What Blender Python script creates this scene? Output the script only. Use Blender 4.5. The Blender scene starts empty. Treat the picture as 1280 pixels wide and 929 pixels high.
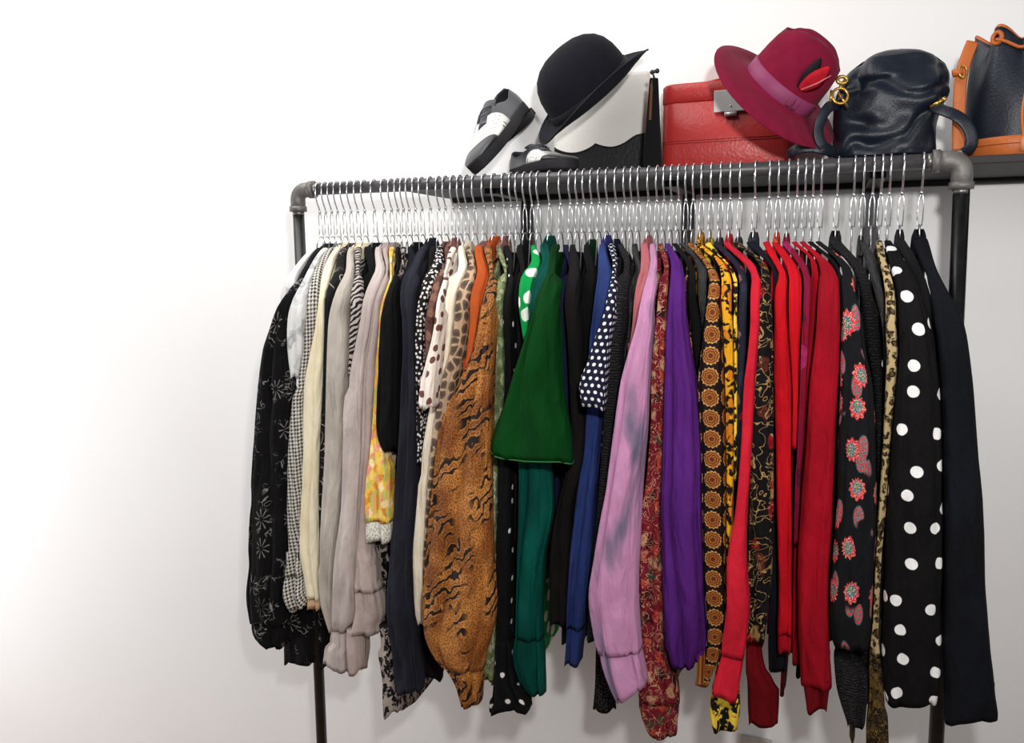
import bpy, bmesh, math, random
from mathutils import Vector, Matrix, Euler
random.seed(7)
SC = bpy.context.scene
COL = SC.collection
PI = math.pi

# ------------------------------------------------------------------ camera
F, RAIL, H = 1000.0, 1.4, 1.62
YAW, ROLL = math.radians(21.8), .004
PITCH = math.radians(7.6098)
CAM = (1.19937, -1.62349, 1.44191)
def _basis():
    s, c = math.sin, math.cos
    fw = Vector((-s(YAW)*c(PITCH), c(YAW)*c(PITCH), -s(PITCH)))
    ri = Vector((c(YAW), s(YAW), 0)); up = ri.cross(fw)
    return ri*c(ROLL)-up*s(ROLL), ri*s(ROLL)+up*c(ROLL), fw
CR, CU, CF = _basis()
CP = Vector(CAM)
def ray(x, y):
    return CR*((x-640)/F) + CU*((464.5-y)/F) + CF
def at(x, y, Y):
    """world point seen at photo position x, y on the upright plane Y"""
    d = ray(x, y); return CP + d*((Y-CP.y)/d.y)
cd = bpy.data.cameras.new('camera'); co = bpy.data.objects.new('camera', cd); COL.objects.link(co)
cd.sensor_width = 36.0; cd.lens = F*36.0/1280; cd.clip_start = .05
M = Matrix((CR, CU, -CF)).transposed().to_4x4(); M.translation = CP
co.matrix_world = M; SC.camera = co

# ------------------------------------------------------------------ helpers
def lin(c):
    return tuple((v/255/12.92 if v/255 <= .04045 else ((v/255+.055)/1.055)**2.4) for v in c)
def link(o, parent=None):
    COL.objects.link(o)
    if parent is not None:
        o.parent = parent
        o.matrix_parent_inverse = Matrix.Translation(-parent.location) if parent.type == 'EMPTY' and parent.parent is None else Matrix()
    return o
def tag(o, label=None, cat=None, group=None, kind=None):
    if label: o['label'] = label
    if cat: o['category'] = cat
    if group: o['group'] = group
    if kind: o['kind'] = kind
    return o
def thing(name, label, cat, loc, group=None):
    o = bpy.data.objects.new(name, None); o.location = loc; o.empty_display_size = .05
    COL.objects.link(o); return tag(o, label, cat, group)
class MB:
    """collects vertices, faces and uvs for one mesh; every coordinate is a world coordinate"""
    def __init__(s): s.v = []; s.f = []; s.uv = []
    def grid(s, rings, uvs=None, closed=True):
        b = len(s.v); n = len(rings[0])
        for r in rings: s.v.extend(r)
        m = n if closed else n-1
        for i in range(len(rings)-1):
            for j in range(m):
                k = (j+1) % n
                s.f.append((b+i*n+j, b+i*n+k, b+(i+1)*n+k, b+(i+1)*n+j))
                if uvs:
                    u2 = uvs[i][j+1] if j+1 < len(uvs[i]) else uvs[i][0]
                    u3 = uvs[i+1][j+1] if j+1 < len(uvs[i+1]) else uvs[i+1][0]
                    s.uv.append((uvs[i][j], u2, u3, uvs[i+1][j]))
                else: s.uv.append(((0, 0),)*4)
        return b
    def cap(s, ring, uv=(0, 0), flip=False):
        b = len(s.v); s.v.extend(ring); n = len(ring)
        c = Vector((0, 0, 0))
        for p in ring: c += Vector(p)
        s.v.append(tuple(c/n))
        for j in range(n):
            t = (b+j, b+(j+1) % n, b+n)
            s.f.append(t[::-1] if flip else t); s.uv.append((uv,)*3)
    def box(s, lo, hi):
        x0, y0, z0 = lo; x1, y1, z1 = hi
        b = len(s.v)
        s.v += [(x0,y0,z0),(x1,y0,z0),(x1,y1,z0),(x0,y1,z0),(x0,y0,z1),(x1,y0,z1),(x1,y1,z1),(x0,y1,z1)]
        for q in ((0,3,2,1),(4,5,6,7),(0,1,5,4),(1,2,6,5),(2,3,7,6),(3,0,4,7)):
            s.f.append(tuple(b+i for i in q)); s.uv.append(((0,0),(1,0),(1,1),(0,1)))
    def wire(s, pts, r, n=8, closed=False, caps=True, flat=None):
        """round wire along pts; r number or list; flat=(a,b) gives an oval section"""
        P = [Vector(p) for p in pts]; rings = []
        N = len(P); up = None
        for i, p in enumerate(P):
            if closed: t = P[(i+1) % N]-P[i-1]
            else: t = P[min(i+1, N-1)]-P[max(i-1, 0)]
            t.normalize()
            if up is None:
                up = Vector((0, 0, 1)) if abs(t.z) < .9 else Vector((0, 1, 0))
                if flat is not None and len(flat) > 2: up = Vector(flat[2])
            a = t.cross(up)
            if a.length < 1e-6: a = t.orthogonal()
            a.normalize(); b_ = a.cross(t); b_.normalize(); up = b_
            rr = r[i] if isinstance(r, (list, tuple)) else r
            fa, fb = (flat[0], flat[1]) if flat else (1, 1)
            rings.append([tuple(p + a*(rr*fa*math.cos(2*PI*k/n)) + b_*(rr*fb*math.sin(2*PI*k/n))) for k in range(n)])
        if closed: rings.append(rings[0])
        s.grid(rings)
        if caps and not closed: s.cap(rings[0], flip=False); s.cap(rings[-1], flip=True)
    def ball(s, c, r, n=10, sc=(1, 1, 1)):
        rings = []
        for i in range(n//2+1):
            th = PI*i/(n//2)
            rr = max(math.sin(th), .02)
            rings.append([(c[0]+r*sc[0]*rr*math.cos(2*PI*k/n), c[1]+r*sc[1]*rr*math.sin(2*PI*k/n), c[2]+r*sc[2]*math.cos(th)) for k in range(n)])
        s.grid(rings)
    def lathe(s, prof, c=(0, 0, 0), n=32, fn=None):
        rings = []
        for r, z in prof:
            ring = []
            for k in range(n):
                a = 2*PI*k/n
                x, y, zz = r*math.cos(a), r*math.sin(a), z
                if fn: x, y, zz = fn(x, y, zz, r, a)
                ring.append((c[0]+x, c[1]+y, c[2]+zz))
            rings.append(ring)
        s.grid(rings)
        return rings
    def xform(s, mat):
        s.v = [tuple(mat @ Vector(p)) for p in s.v]; return s
    def build(s, name, mat, parent=None, smooth=True, origin=None, bevel=0, sub=0, merge=True, solid=0):
        me = bpy.data.meshes.new(name)
        o = bpy.data.objects.new(name, me)
        off = Vector(origin) if origin is not None else Vector((0, 0, 0))
        me.from_pydata([tuple(Vector(p)-off) for p in s.v], [], s.f)
        uvl = me.uv_layers.new(name='UVMap')
        flat = [c for q in s.uv for uv in q for c in uv]
        uvl.data.foreach_set('uv', flat)
        if merge:
            bm = bmesh.new(); bm.from_mesh(me)
            bmesh.ops.remove_doubles(bm, verts=bm.verts, dist=1e-5)
            bmesh.ops.recalc_face_normals(bm, faces=bm.faces)
            bm.to_mesh(me); bm.free()
        if smooth: me.polygons.foreach_set('use_smooth', [True]*len(me.polygons))
        me.materials.append(mat)
        o.location = off
        link(o, parent)
        if solid:
            m = o.modifiers.new('thick', 'SOLIDIFY'); m.thickness = solid; m.offset = -1
        if bevel:
            m = o.modifiers.new('round', 'BEVEL'); m.width = bevel; m.segments = 3; m.limit_method = 'ANGLE'; m.angle_limit = math.radians(40)
            me.polygons.foreach_set('use_smooth', [True]*len(me.polygons))
            w = o.modifiers.new('wn', 'WEIGHTED_NORMAL')
        if sub:
            m = o.modifiers.new('sub', 'SUBSURF'); m.levels = sub; m.render_levels = sub
        return o

# ------------------------------------------------------------------ materials
class NB:
    """terse node builder"""
    def __init__(s, name, rough=.85, spec=.2, metal=0, sheen=0):
        s.m = bpy.data.materials.new(name); s.m.use_nodes = True
        s.t = s.m.node_tree; s.n = s.t.nodes; s.l = s.t.links
        s.p = s.n['Principled BSDF']
        s.p.inputs['Roughness'].default_value = rough
        s.p.inputs['Specular IOR Level'].default_value = spec
        s.p.inputs['Metallic'].default_value = metal
        if sheen:
            s.p.inputs['Sheen Weight'].default_value = sheen*.25
        s._uv = None
    def put(s, sock, v):
        if isinstance(v, bpy.types.NodeSocket): s.l.new(v, sock)
        elif isinstance(v, tuple) and len(v) == 3 and sock.type == 'RGBA': sock.default_value = (*lin(v), 1)
        else: sock.default_value = v
    def uv(s, su=1, sv=1, ou=0, ov=0, rot=0):
        if s._uv is None: s._uv = s.n.new('ShaderNodeTexCoord').outputs['UV']
        m = s.n.new('ShaderNodeMapping'); s.l.new(s._uv, m.inputs['Vector'])
        m.inputs['Scale'].default_value = (su, sv, 1); m.inputs['Location'].default_value = (ou, ov, 0)
        m.inputs['Rotation'].default_value = (0, 0, rot)
        return m.outputs[0]
    def obj(s):
        return s.n.new('ShaderNodeTexCoord').outputs['Object']
    def math(s, op, a, b=0, c=None):
        m = s.n.new('ShaderNodeMath'); m.operation = op
        s.put(m.inputs[0], a); s.put(m.inputs[1], b)
        if c is not None: s.put(m.inputs[2], c)
        return m.outputs[0]
    def sep(s, v):
        m = s.n.new('ShaderNodeSeparateXYZ'); s.l.new(v, m.inputs[0]); return m.outputs[0], m.outputs[1]
    def comb(s, x, y):
        m = s.n.new('ShaderNodeCombineXYZ'); s.put(m.inputs[0], x); s.put(m.inputs[1], y); return m.outputs[0]
    def noise(s, v, scale=1, detail=2, dist=0, col=False):
        m = s.n.new('ShaderNodeTexNoise'); s.l.new(v, m.inputs['Vector'])
        m.inputs['Scale'].default_value = scale; m.inputs['Detail'].default_value = detail; m.inputs['Distortion'].default_value = dist
        return m.outputs['Color'] if col else m.outputs['Fac']
    def vor(s, v, scale=1, feat='F1', rand=1.0, out='Distance', flat=True):
        m = s.n.new('ShaderNodeTexVoronoi'); s.l.new(v, m.inputs['Vector']); m.feature = feat; m.voronoi_dimensions = '2D' if flat else '3D'
        m.inputs['Scale'].default_value = scale; m.inputs['Randomness'].default_value = rand
        return m.outputs[out]
    def wave(s, v, scale=1, dist=0, dscale=1, detail=2, kind='BANDS', dirn='X'):
        m = s.n.new('ShaderNodeTexWave'); s.l.new(v, m.inputs['Vector']); m.wave_type = kind
        if kind == 'BANDS': m.bands_direction = dirn
        m.inputs['Scale'].default_value = scale; m.inputs['Distortion'].default_value = dist
        m.inputs['Detail Scale'].default_value = dscale; m.inputs['Detail'].default_value = detail
        return m.outputs['Fac']
    def step(s, v, e, w=.02):
        """0 below e, 1 above"""
        m = s.n.new('ShaderNodeMapRange'); m.interpolation_type = 'SMOOTHSTEP'
        s.put(m.inputs[0], v); m.inputs[1].default_value = e-w; m.inputs[2].default_value = e+w
        return m.outputs[0]
    def mix(s, f, a, b):
        m = s.n.new('ShaderNodeMix'); m.data_type = 'RGBA'
        s.put(m.inputs[0], f); s.put(m.inputs[6], a); s.put(m.inputs[7], b); return m.outputs[2]
    def inv(s, v): return s.math('SUBTRACT', 1.0, v)
    def mul(s, a, b): return s.math('MULTIPLY', a, b)
    def mx(s, a, b): return s.math('MAXIMUM', a, b)
    def ramp(s, v, stops):
        m = s.n.new('ShaderNodeValToRGB'); s.l.new(v, m.inputs[0]); cr = m.color_ramp
        cr.interpolation = 'LINEAR'
        while len(cr.elements) < len(stops): cr.elements.new(.5)
        for e, (p, c) in zip(cr.elements, stops): e.position = p; e.color = (*lin(c), 1)
        return m.outputs[0]
    def done(s, col, bump=0, bscale=60, brough=None, weave=True):
        s.put(s.p.inputs['Base Color'], col)
        if bump:
            h = s.math('ADD', s.noise(s.uv(1, .35), bscale, 4), s.mul(s.noise(s.uv(1, .22, 3, 1), 22, 3, .8), 1.6))
            h2 = s.noise(s.uv(1.3, .5), 900, 1)
            hh = s.math('ADD', h, s.mul(h2, .12)) if weave else h
            b = s.n.new('ShaderNodeBump'); b.inputs['Strength'].default_value = min(1, bump*2.2); b.inputs['Distance'].default_value = .01
            s.l.new(hh, b.inputs['Height']); s.l.new(b.outputs[0], s.p.inputs['Normal'])
        return s.m
MATS = {}
def solid(name, c, c2=None, rough=.85, spec=.15, sheen=0, bump=.35, bscale=45, ns=14):
    b = NB(name, rough, spec, 0, sheen)
    c2 = c2 or tuple(int(v*.86) for v in c)
    return b.done(b.mix(b.step(b.noise(b.uv(1, .4), ns, 4), .5, .3), c2, c), bump, bscale)
def dots(name, bg, fg, step, r, stag=True, ou=0, ov=0, rough=.8, bump=.3, soft=.03):
    b = NB(name, rough, .15)
    u, v = b.sep(b.uv(1/step, 1/step, ou, ov))
    if stag:
        row = b.math('FLOOR', v); odd = b.math('FLOORED_MODULO', row, 2.0)
        u = b.math('ADD', u, b.mul(odd, .5))
    fu = b.math('SUBTRACT', b.math('FRACT', u), .5); fv = b.math('SUBTRACT', b.math('FRACT', v), .5)
    d = b.math('SQRT', b.math('ADD', b.mul(fu, fu), b.mul(fv, fv)))
    return b.done(b.mix(b.step(d, r/step, soft), fg, bg), bump)
def vdots(name, bg, fg, scale, r, rand=.7, rough=.8, ring=None, w=.02, sv=1, bump=.3):
    b = NB(name, rough, .15); vv = b.uv(1, sv)
    d = b.vor(vv, scale, rand=rand)
    c = b.mix(b.step(d, r, w), fg, bg)
    if ring: c = b.mix(b.step(d, r*.45, w), ring, c)
    return b.done(c, bump)
def scribble(name, bg, fg, scale, width=.02, mscale=9, mthr=.55, rough=.8, dist=1.5):
    b = NB(name, rough, .15); v = b.uv()
    n = b.noise(v, scale, 1, dist)
    line = b.inv(b.step(b.math('ABSOLUTE', b.math('SUBTRACT', n, .5)), width, width*.5))
    mask = b.step(b.noise(b.uv(1, 1, 3, 5), mscale, 1), mthr, .03)
    return b.done(b.mix(b.mul(line, mask), bg, fg), .3)
def floral(name, bg, fg, scale=16, rough=.8, petals=9, thr=.42, rad=.34):
    """line-drawn daisies scattered over a plain ground"""
    b = NB(name, rough, .15)
    vv = b.uv(1, .8); pos = b.vor(vv, scale, rand=.8, out='Position'); d = b.vor(vv, scale, rand=.8)
    m = b.n.new('ShaderNodeVectorMath'); m.operation = 'SUBTRACT'; 
    sc = b.n.new('ShaderNodeVectorMath'); sc.operation = 'SCALE'; b.l.new(vv, sc.inputs[0]); sc.inputs['Scale'].default_value = 1.0
    b.l.new(sc.outputs[0], m.inputs[0]); b.l.new(pos, m.inputs[1])
    x, y = b.sep(m.outputs[0]); ang = b.math('ARCTAN2', y, x)
    pet = b.math('ABSOLUTE', b.math('SINE', b.mul(ang, petals/2)))
    line = b.inv(b.step(pet, .3, .14))
    inside = b.mul(b.inv(b.step(d, rad, .03)), b.step(d, .08, .02))
    squig = b.inv(b.step(b.math('ABSOLUTE', b.math('SUBTRACT', b.noise(b.uv(), 34, 1, 2), .5)), .022, .012))
    sm = b.step(b.noise(b.uv(1, 1, 7, 2), 17, 1), .56, .03)
    cell = b.step(b.noise(pos, 40, 0), .5, .02)
    k = b.mx(b.mul(b.mul(line, inside), cell), b.mul(b.mul(squig, sm), b.step(d, .3, .02)))
    return b.done(b.mix(k, bg, fg), .3)
def hound(name, bg, fg, k):
    b = NB(name, .85, .1)
    u, v = b.sep(b.uv(k, k, 0, 0, .12))
    fu = b.math('FRACT', u); fv = b.math('FRACT', v)
    a = b.step(fu, .5, .04); c = b.step(fv, .5, .04)
    par = b.math('ABSOLUTE', b.math('SUBTRACT', a, c))
    diag = b.step(b.math('FRACT', b.mul(b.math('ADD', u, v), 2.0)), .5, .08)
    same = b.inv(par)
    # one pair of cells is plain, the other pair carries diagonal teeth
    col = b.math('ADD', b.mul(same, a), b.mul(par, diag))
    return b.done(b.mix(col, bg, fg), .25)
def giraffe(name, ground, spot, core, scale):
    b = NB(name, .85, .1); vv = b.uv(1, .9)
    d = b.vor(vv, scale, rand=.75); e = b.vor(vv, scale, 'DISTANCE_TO_EDGE', .75)
    c = b.mix(b.mul(b.step(e, .10, .03), b.inv(b.step(d, .52, .04))), ground, spot)
    c = b.mix(b.mul(b.inv(b.step(d, .26, .06)), b.step(b.noise(vv, 300, 2), .42, .1)), c, core)
    return b.done(c, .3)
def tiger(name, c1, c2, stripe, light):
    b = NB(name, .6, .3); v = b.uv(1, .7, 0, 0, .5)
    base = b.mix(b.step(b.noise(v, 16, 3), .5, .12), c1, c2)
    sp = b.inv(b.step(b.vor(b.uv(1, .8), 240, rand=.9), .33, .08))
    base = b.mix(b.mul(sp, .65), base, stripe)
    wv = b.wave(v, 19, 9, 1.8, 2, 'BANDS', 'Y')
    mask = b.step(b.noise(b.uv(1, .6, 4, 4), 15, 2), .51, .05)
    st = b.mul(b.step(wv, .72, .08), mask)
    lt = b.mul(b.mul(b.step(wv, .42, .06), b.inv(b.step(wv, .6, .06))), mask)
    c = b.mix(b.mul(lt, .45), base, light)
    return b.done(b.mix(st, c, stripe), .4, 30)
def leopard(name, ground, ring, core, scale, sv=.8, thr=.3):
    b = NB(name, .8, .15)
    vv = b.n.new('ShaderNodeVectorMath'); vv.operation = 'ADD'
    s_ = b.n.new('ShaderNodeVectorMath'); s_.operation = 'SCALE'; b.l.new(b.noise(b.uv(), 70, 1, 0, True), s_.inputs[0]); s_.inputs['Scale'].default_value = .012
    b.l.new(b.uv(1, sv), vv.inputs[0]); b.l.new(s_.outputs[0], vv.inputs[1])
    d = b.vor(vv.outputs[0], scale, rand=.9)
    gap = b.step(b.noise(b.uv(), 95, 1), .44, .06)
    rg = b.mul(b.mul(b.inv(b.step(d, thr+.14, .05)), gap), 1.0)
    c = b.mix(rg, ground, ring)
    c = b.mix(b.inv(b.step(d, thr*.62, .05)), c, core)
    return b.done(c, .3)
def zebra(name, bg, fg, scale, rot=.6, dist=5, thr=.5):
    b = NB(name, .8, .15)
    w = b.wave(b.uv(1, 1, 0, 0, rot), scale, dist, 1.5, 1, 'BANDS', 'Y')
    return b.done(b.mix(b.step(w, thr, .06), bg, fg), .3)
def medallion(name, bg, gold, deep, hi, step):
    """a row of round lace-edged medallions down the middle of the strip"""
    b = NB(name, .75, .2)
    u, v = b.sep(b.uv(1/step, 1/step))
    fv = b.math('SUBTRACT', b.math('FRACT', v), .5)
    fu = b.math('SUBTRACT', b.math('FRACT', b.math('ADD', u, .5)), .5)
    d = b.math('SQRT', b.math('ADD', b.mul(fu, fu), b.mul(fv, fv)))
    ang = b.math('ARCTAN2', fv, fu)
    edge = b.math('ADD', .43, b.mul(b.math('SINE', b.mul(ang, 14)), .03))
    inside = b.inv(b.step(b.math('SUBTRACT', d, edge), 0, .02))
    rings = b.step(b.math('SINE', b.math('ADD', b.mul(d, 52), b.mul(b.math('SINE', b.mul(ang, 8)), 1.2))), .1, .35)
    c = b.mix(rings, deep, gold)
    c = b.mix(b.mul(b.step(d, .36, .02), b.step(b.noise(b.uv(), 500, 1), .5, .1)), c, hi)
    c = b.mix(b.inv(b.step(d, .09, .02)), c, deep)
    return b.done(b.mix(inside, bg, c), .3)
def multi(name, bg, cols, scale, cover=.5, sv=.8, lines=None, rough=.8):
    """small irregular motifs in several colours over a ground colour"""
    b = NB(name, rough, .15)
    vv = b.n.new('ShaderNodeVectorMath'); vv.operation = 'ADD'
    s_ = b.n.new('ShaderNodeVectorMath'); s_.operation = 'SCALE'; b.l.new(b.noise(b.uv(), scale*1.6, 1, 0, True), s_.inputs[0]); s_.inputs['Scale'].default_value = .9/scale
    b.l.new(b.uv(1, sv), vv.inputs[0]); b.l.new(s_.outputs[0], vv.inputs[1])
    cell = b.sep(b.vor(vv.outputs[0], scale, out='Color'))[0]; d = b.vor(vv.outputs[0], scale)
    n = len(cols)
    stops = []
    for i, c in enumerate(cols): stops += [(i/n+.001, c), ((i+1)/n-.001, c)]
    c = b.ramp(cell, stops)
    rg = b.step(b.math('SINE', b.mul(d, 22)), .0, .4)
    c = b.mix(b.mul(rg, .45), c, bg)
    k = b.inv(b.step(d, cover, .05))
    out = b.mix(k, bg, c)
    if lines:
        nl = b.noise(b.uv(1, 1, 2, 9), scale*1.1, 1, 1.6)
        ln = b.inv(b.step(b.math('ABSOLUTE', b.math('SUBTRACT', nl, .5)), .018, .01))
        out = b.mix(ln, out, lines)
    return b.done(out, .3)
def flowers(name, bg, petal, core, accent, scale=13):
    """scattered paisley blossoms with serrated red edges on a dark ground"""
    b = NB(name, .8, .15); vv = b.uv(1.25, .8)
    d = b.vor(vv, scale, rand=1); cell = b.sep(b.vor(vv, scale, rand=1, out='Color'))
    pos = b.vor(vv, scale, rand=1, out='Position')
    m = b.n.new('ShaderNodeVectorMath'); m.operation = 'SUBTRACT'
    b.l.new(vv, m.inputs[0]); b.l.new(pos, m.inputs[1])
    x, y = b.sep(m.outputs[0]); ang = b.math('ARCTAN2', y, x)
    r = b.math('ADD', .27, b.mul(b.math('SINE', b.mul(ang, 11)), .035))
    r = b.math('ADD', r, b.mul(b.math('SINE', b.math('ADD', ang, b.mul(cell[0], 6))), .12))
    k = b.inv(b.step(b.math('SUBTRACT', d, r), 0, .02))
    c = b.mix(b.inv(b.step(b.math('SUBTRACT', d, b.mul(r, .62)), 0, .03)), petal, core)
    c = b.mix(b.inv(b.step(b.math('SUBTRACT', d, b.mul(r, .35)), 0, .03)), c, accent)
    c = b.mix(b.step(b.noise(b.uv(), 420, 2), .58, .05), c, (225, 190, 160))
    k = b.mul(k, b.step(cell[1], .32, .02))
    v2 = b.uv(1.9, .8, .31, .17, .3); d2 = b.vor(v2, scale*.8, rand=1)
    pa = b.mul(b.inv(b.step(d2, .24, .03)), b.inv(k))
    c2 = b.mix(b.step(b.math('SINE', b.mul(d2, 60)), 0, .3), petal, core)
    c2 = b.mix(b.step(b.noise(b.uv(), 380, 2), .56, .05), c2, (150, 130, 110))
    base = b.mix(b.mul(pa, b.step(b.noise(b.uv(1, 1, 5, 5), 18, 1), .47, .03)), bg, c2)
    return b.done(b.mix(k, base, c), .3)
def tiedye(name, c1, c2, c3, scale=7):
    b = NB(name, .8, .15, 0, .2)
    n = b.noise(b.uv(1, .35, 1, 2), scale*1.6, 3, .8)
    c = b.ramp(n, [(.34, c2), (.47, c1), (.62, c1), (.72, c3)])
    return b.done(c, .5, 26)
def ruffle(name, c1, c2, scale=55):
    b = NB(name, .7, .3)
    w = b.wave(b.uv(1, 1), scale, 6, 2, 2, 'BANDS', 'Y')
    c = b.mix(w, c1, c2)
    b.put(b.p.inputs['Base Color'], c)
    bm = b.n.new('ShaderNodeBump'); bm.inputs['Strength'].default_value = .8; bm.inputs['Distance'].default_value = .006
    b.l.new(w, bm.inputs['Height']); b.l.new(bm.outputs[0], b.p.inputs['Normal'])
    return b.m
def plain(name, c, rough=.5, spec=.5, metal=0, bump=0, bscale=80, ns=30, var=.85, coat=0):
    b = NB(name, rough, spec, metal)
    if coat: b.p.inputs['Coat Weight'].default_value = coat
    o = b.obj(); n = b.noise(o, ns, 4)
    c2 = tuple(int(v*var) for v in c)
    b.put(b.p.inputs['Base Color'], b.mix(n, c2, c))
    if bump:
        bm = b.n.new('ShaderNodeBump'); bm.inputs['Strength'].default_value = bump; bm.inputs['Distance'].default_value = .003
        b.l.new(b.noise(o, bscale, 4), bm.inputs['Height']); b.l.new(bm.outputs[0], b.p.inputs['Normal'])
    return b.m
# ------------------------------------------------------------------ the room
WALL_Y = .35
FZ = -.56            # floor level below the rail
mw = NB('wall_paint', .9, .1)
_o = mw.obj()
_n = mw.noise(_o, 2.2, 4)
_sp = mw.mul(mw.inv(mw.step(mw.vor(_o, 14, flat=False), .03, .012)), mw.step(mw.noise(_o, 5, 1), .56, .04))
_c = mw.mix(_n, (244, 242, 241), (250, 249, 248))
_c = mw.mix(mw.mul(_sp, .25), _c, (190, 182, 178))
mw.put(mw.p.inputs['Base Color'], _c)
_b = mw.n.new('ShaderNodeBump'); _b.inputs['Strength'].default_value = .12; _b.inputs['Distance'].default_value = .004
mw.l.new(mw.noise(_o, 60, 5), _b.inputs['Height']); mw.l.new(_b.outputs[0], mw.p.inputs['Normal'])
M_WALL = mw.m
w = MB(); w.box((-2.6, WALL_Y, FZ-.02), (3.4, WALL_Y+.1, 3.1))
tag(w.build('wall_back', M_WALL, smooth=False), kind='structure')
fl = NB('floor_boards', .55, .3); fo = fl.obj()
fw = fl.n.new('ShaderNodeTexBrick'); fl.l.new(fo, fw.inputs['Vector'])
fw.inputs['Scale'].default_value = 1.6; fw.inputs['Mortar Size'].default_value = .004; fw.inputs['Brick Width'].default_value = 1.6; fw.inputs['Row Height'].default_value = .22
fw.inputs['Color1'].default_value = (*lin((150, 116, 92)), 1); fw.inputs['Color2'].default_value = (*lin((136, 103, 82)), 1); fw.inputs['Mortar'].default_value = (*lin((70, 50, 40)), 1)
fl.put(fl.p.inputs['Base Color'], fw.outputs['Color'])
w = MB(); w.box((-2.6, -3.2, FZ-.1), (3.4, WALL_Y, FZ))
tag(w.build('floor', fl.m, smooth=False), kind='structure')
M_TRIM = plain('trim_paint', (240, 238, 234), .5, .3)
w = MB(); w.box((-2.6, WALL_Y-.018, FZ), (3.4, WALL_Y-.0005, FZ+.11)); w.box((-2.6, WALL_Y-.012, FZ+.11), (3.4, WALL_Y-.0005, FZ+.125))
tag(w.build('baseboard_back', M_TRIM, smooth=False, bevel=.003), kind='structure')

# wall socket low on the wall
M_PLATE = plain('socket_plastic', (205, 196, 188), .4, .4)
M_DARK = plain('socket_hole', (40, 36, 34), .6, .2)
p0 = at(925, 916, WALL_Y); p1 = at(966, 916, WALL_Y)
sock = thing('wall_socket', 'pale plastic wall socket plate low on the wall, below the red clothes', 'socket', (p0.x+.04, WALL_Y-.004, p0.z-.08))
w = MB(); w.box((p0.x, WALL_Y-.012, p0.z-.085), (p1.x, WALL_Y-.0006, p0.z)); w.build('plate', M_PLATE, sock, smooth=False, bevel=.004)
w = MB()
for dx in (-.009, .009):
    cx = (p0.x+p1.x)/2+dx; w.ball((cx, WALL_Y-.012, p0.z-.042), .0035, 10, (1, .4, 1))
w.build('socket_hole', M_DARK, sock)

# ------------------------------------------------------------------ the pipe rack
mp = NB('black_iron_pipe', .42, .5, .1)
_o = mp.obj(); mp.put(mp.p.inputs['Base Color'], mp.mix(mp.step(mp.noise(_o, 55, 5), .6, .15), (13, 13, 15), (27, 26, 27)))
_r = mp.math('ADD', .24, mp.mul(mp.noise(_o, 30, 3), .22)); mp.l.new(_r, mp.p.inputs['Roughness'])
M_PIPE = mp.m
M_RAIL = plain('flash_lit_rail', (84, 82, 84), .4, .5, .15, ns=70, var=.7)  # lighter than the posts: the flash highlight is put into the base colour
me_ = NB('cast_elbow', .55, .4, .5)
_o = me_.obj(); me_.put(me_.p.inputs['Base Color'], me_.mix(me_.noise(_o, 60, 4), (92, 88, 86), (142, 138, 134)))
_b = me_.n.new('ShaderNodeBump'); _b.inputs['Strength'].default_value = .3; _b.inputs['Distance'].default_value = .002
me_.l.new(me_.noise(_o, 220, 4), _b.inputs['Height']); me_.l.new(_b.outputs[0], me_.p.inputs['Normal'])
M_ELB = me_.m
M_THREAD = plain('bright_thread', (150, 146, 142), .35, .5, .8)
RP = .0135
rack = thing('clothes_rack', 'black iron pipe clothes rack with cast grey elbows, loaded with clothes', 'clothes rack', (.7, 0, 0))
XL, XR = 0.0, RAIL
XLB, XRB = XL+.0125, XR+.036       # the posts splay a little towards the floor
w = MB(); w.wire([(XL+.028, 0, H), (XR*.33, 0, H), (XR*.66, 0, H), (XR-.028, 0, H)], RP, 24); w.build('top_rail', M_RAIL, rack)
for x, xb, sx in ((XL, XLB, 1), (XR, XRB, -1)):
    w = MB(); w.wire([(x, 0, H-.03), ((x+xb)/2, 0, (H+.04)/2), (xb, 0, FZ+.05)], RP, 24); w.build('post', M_PIPE, rack)
    R_ = .0175; pts = []
    for k in range(9):
        a = k/8*PI/2
        pts.append((x+sx*.020*(1-math.sin(a))*1.15, 0, H-.020*(1-math.cos(a))*1.15))
    e = MB(); e.wire([(x+sx*.044, 0, H)]+pts+[(x, 0, H-.046)], R_, 24)
    e.wire([(x+sx*.036, 0, H), (x+sx*.048, 0, H)], R_*1.16, 24); e.wire([(x, 0, H-.038), (x, 0, H-.050)], R_*1.16, 24)
    elb = e.build('elbow', M_ELB, rack, sub=0)
    for seg in ([(x, 0, H-.050), (x, 0, H-.058)], [(x+sx*.048, 0, H), (x+sx*.056, 0, H)]):
        t = MB(); t.wire(seg, RP*1.03, 24); t.build('pipe_thread', M_THREAD, elb)
    t = MB(); t.wire([(xb, -.27, FZ+.035), (xb, .27, FZ+.035)], RP, 20); t.ball((xb, -.27, FZ+.035), .02, 12); t.ball((xb, .27, FZ+.035), .02, 12)
    t.ball((xb, -.22, FZ+.018), .018, 12); t.ball((xb, .22, FZ+.018), .018, 12); t.ball((xb, 0, FZ+.042), .026, 14)
    t.build('foot', M_PIPE, rack)

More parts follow.
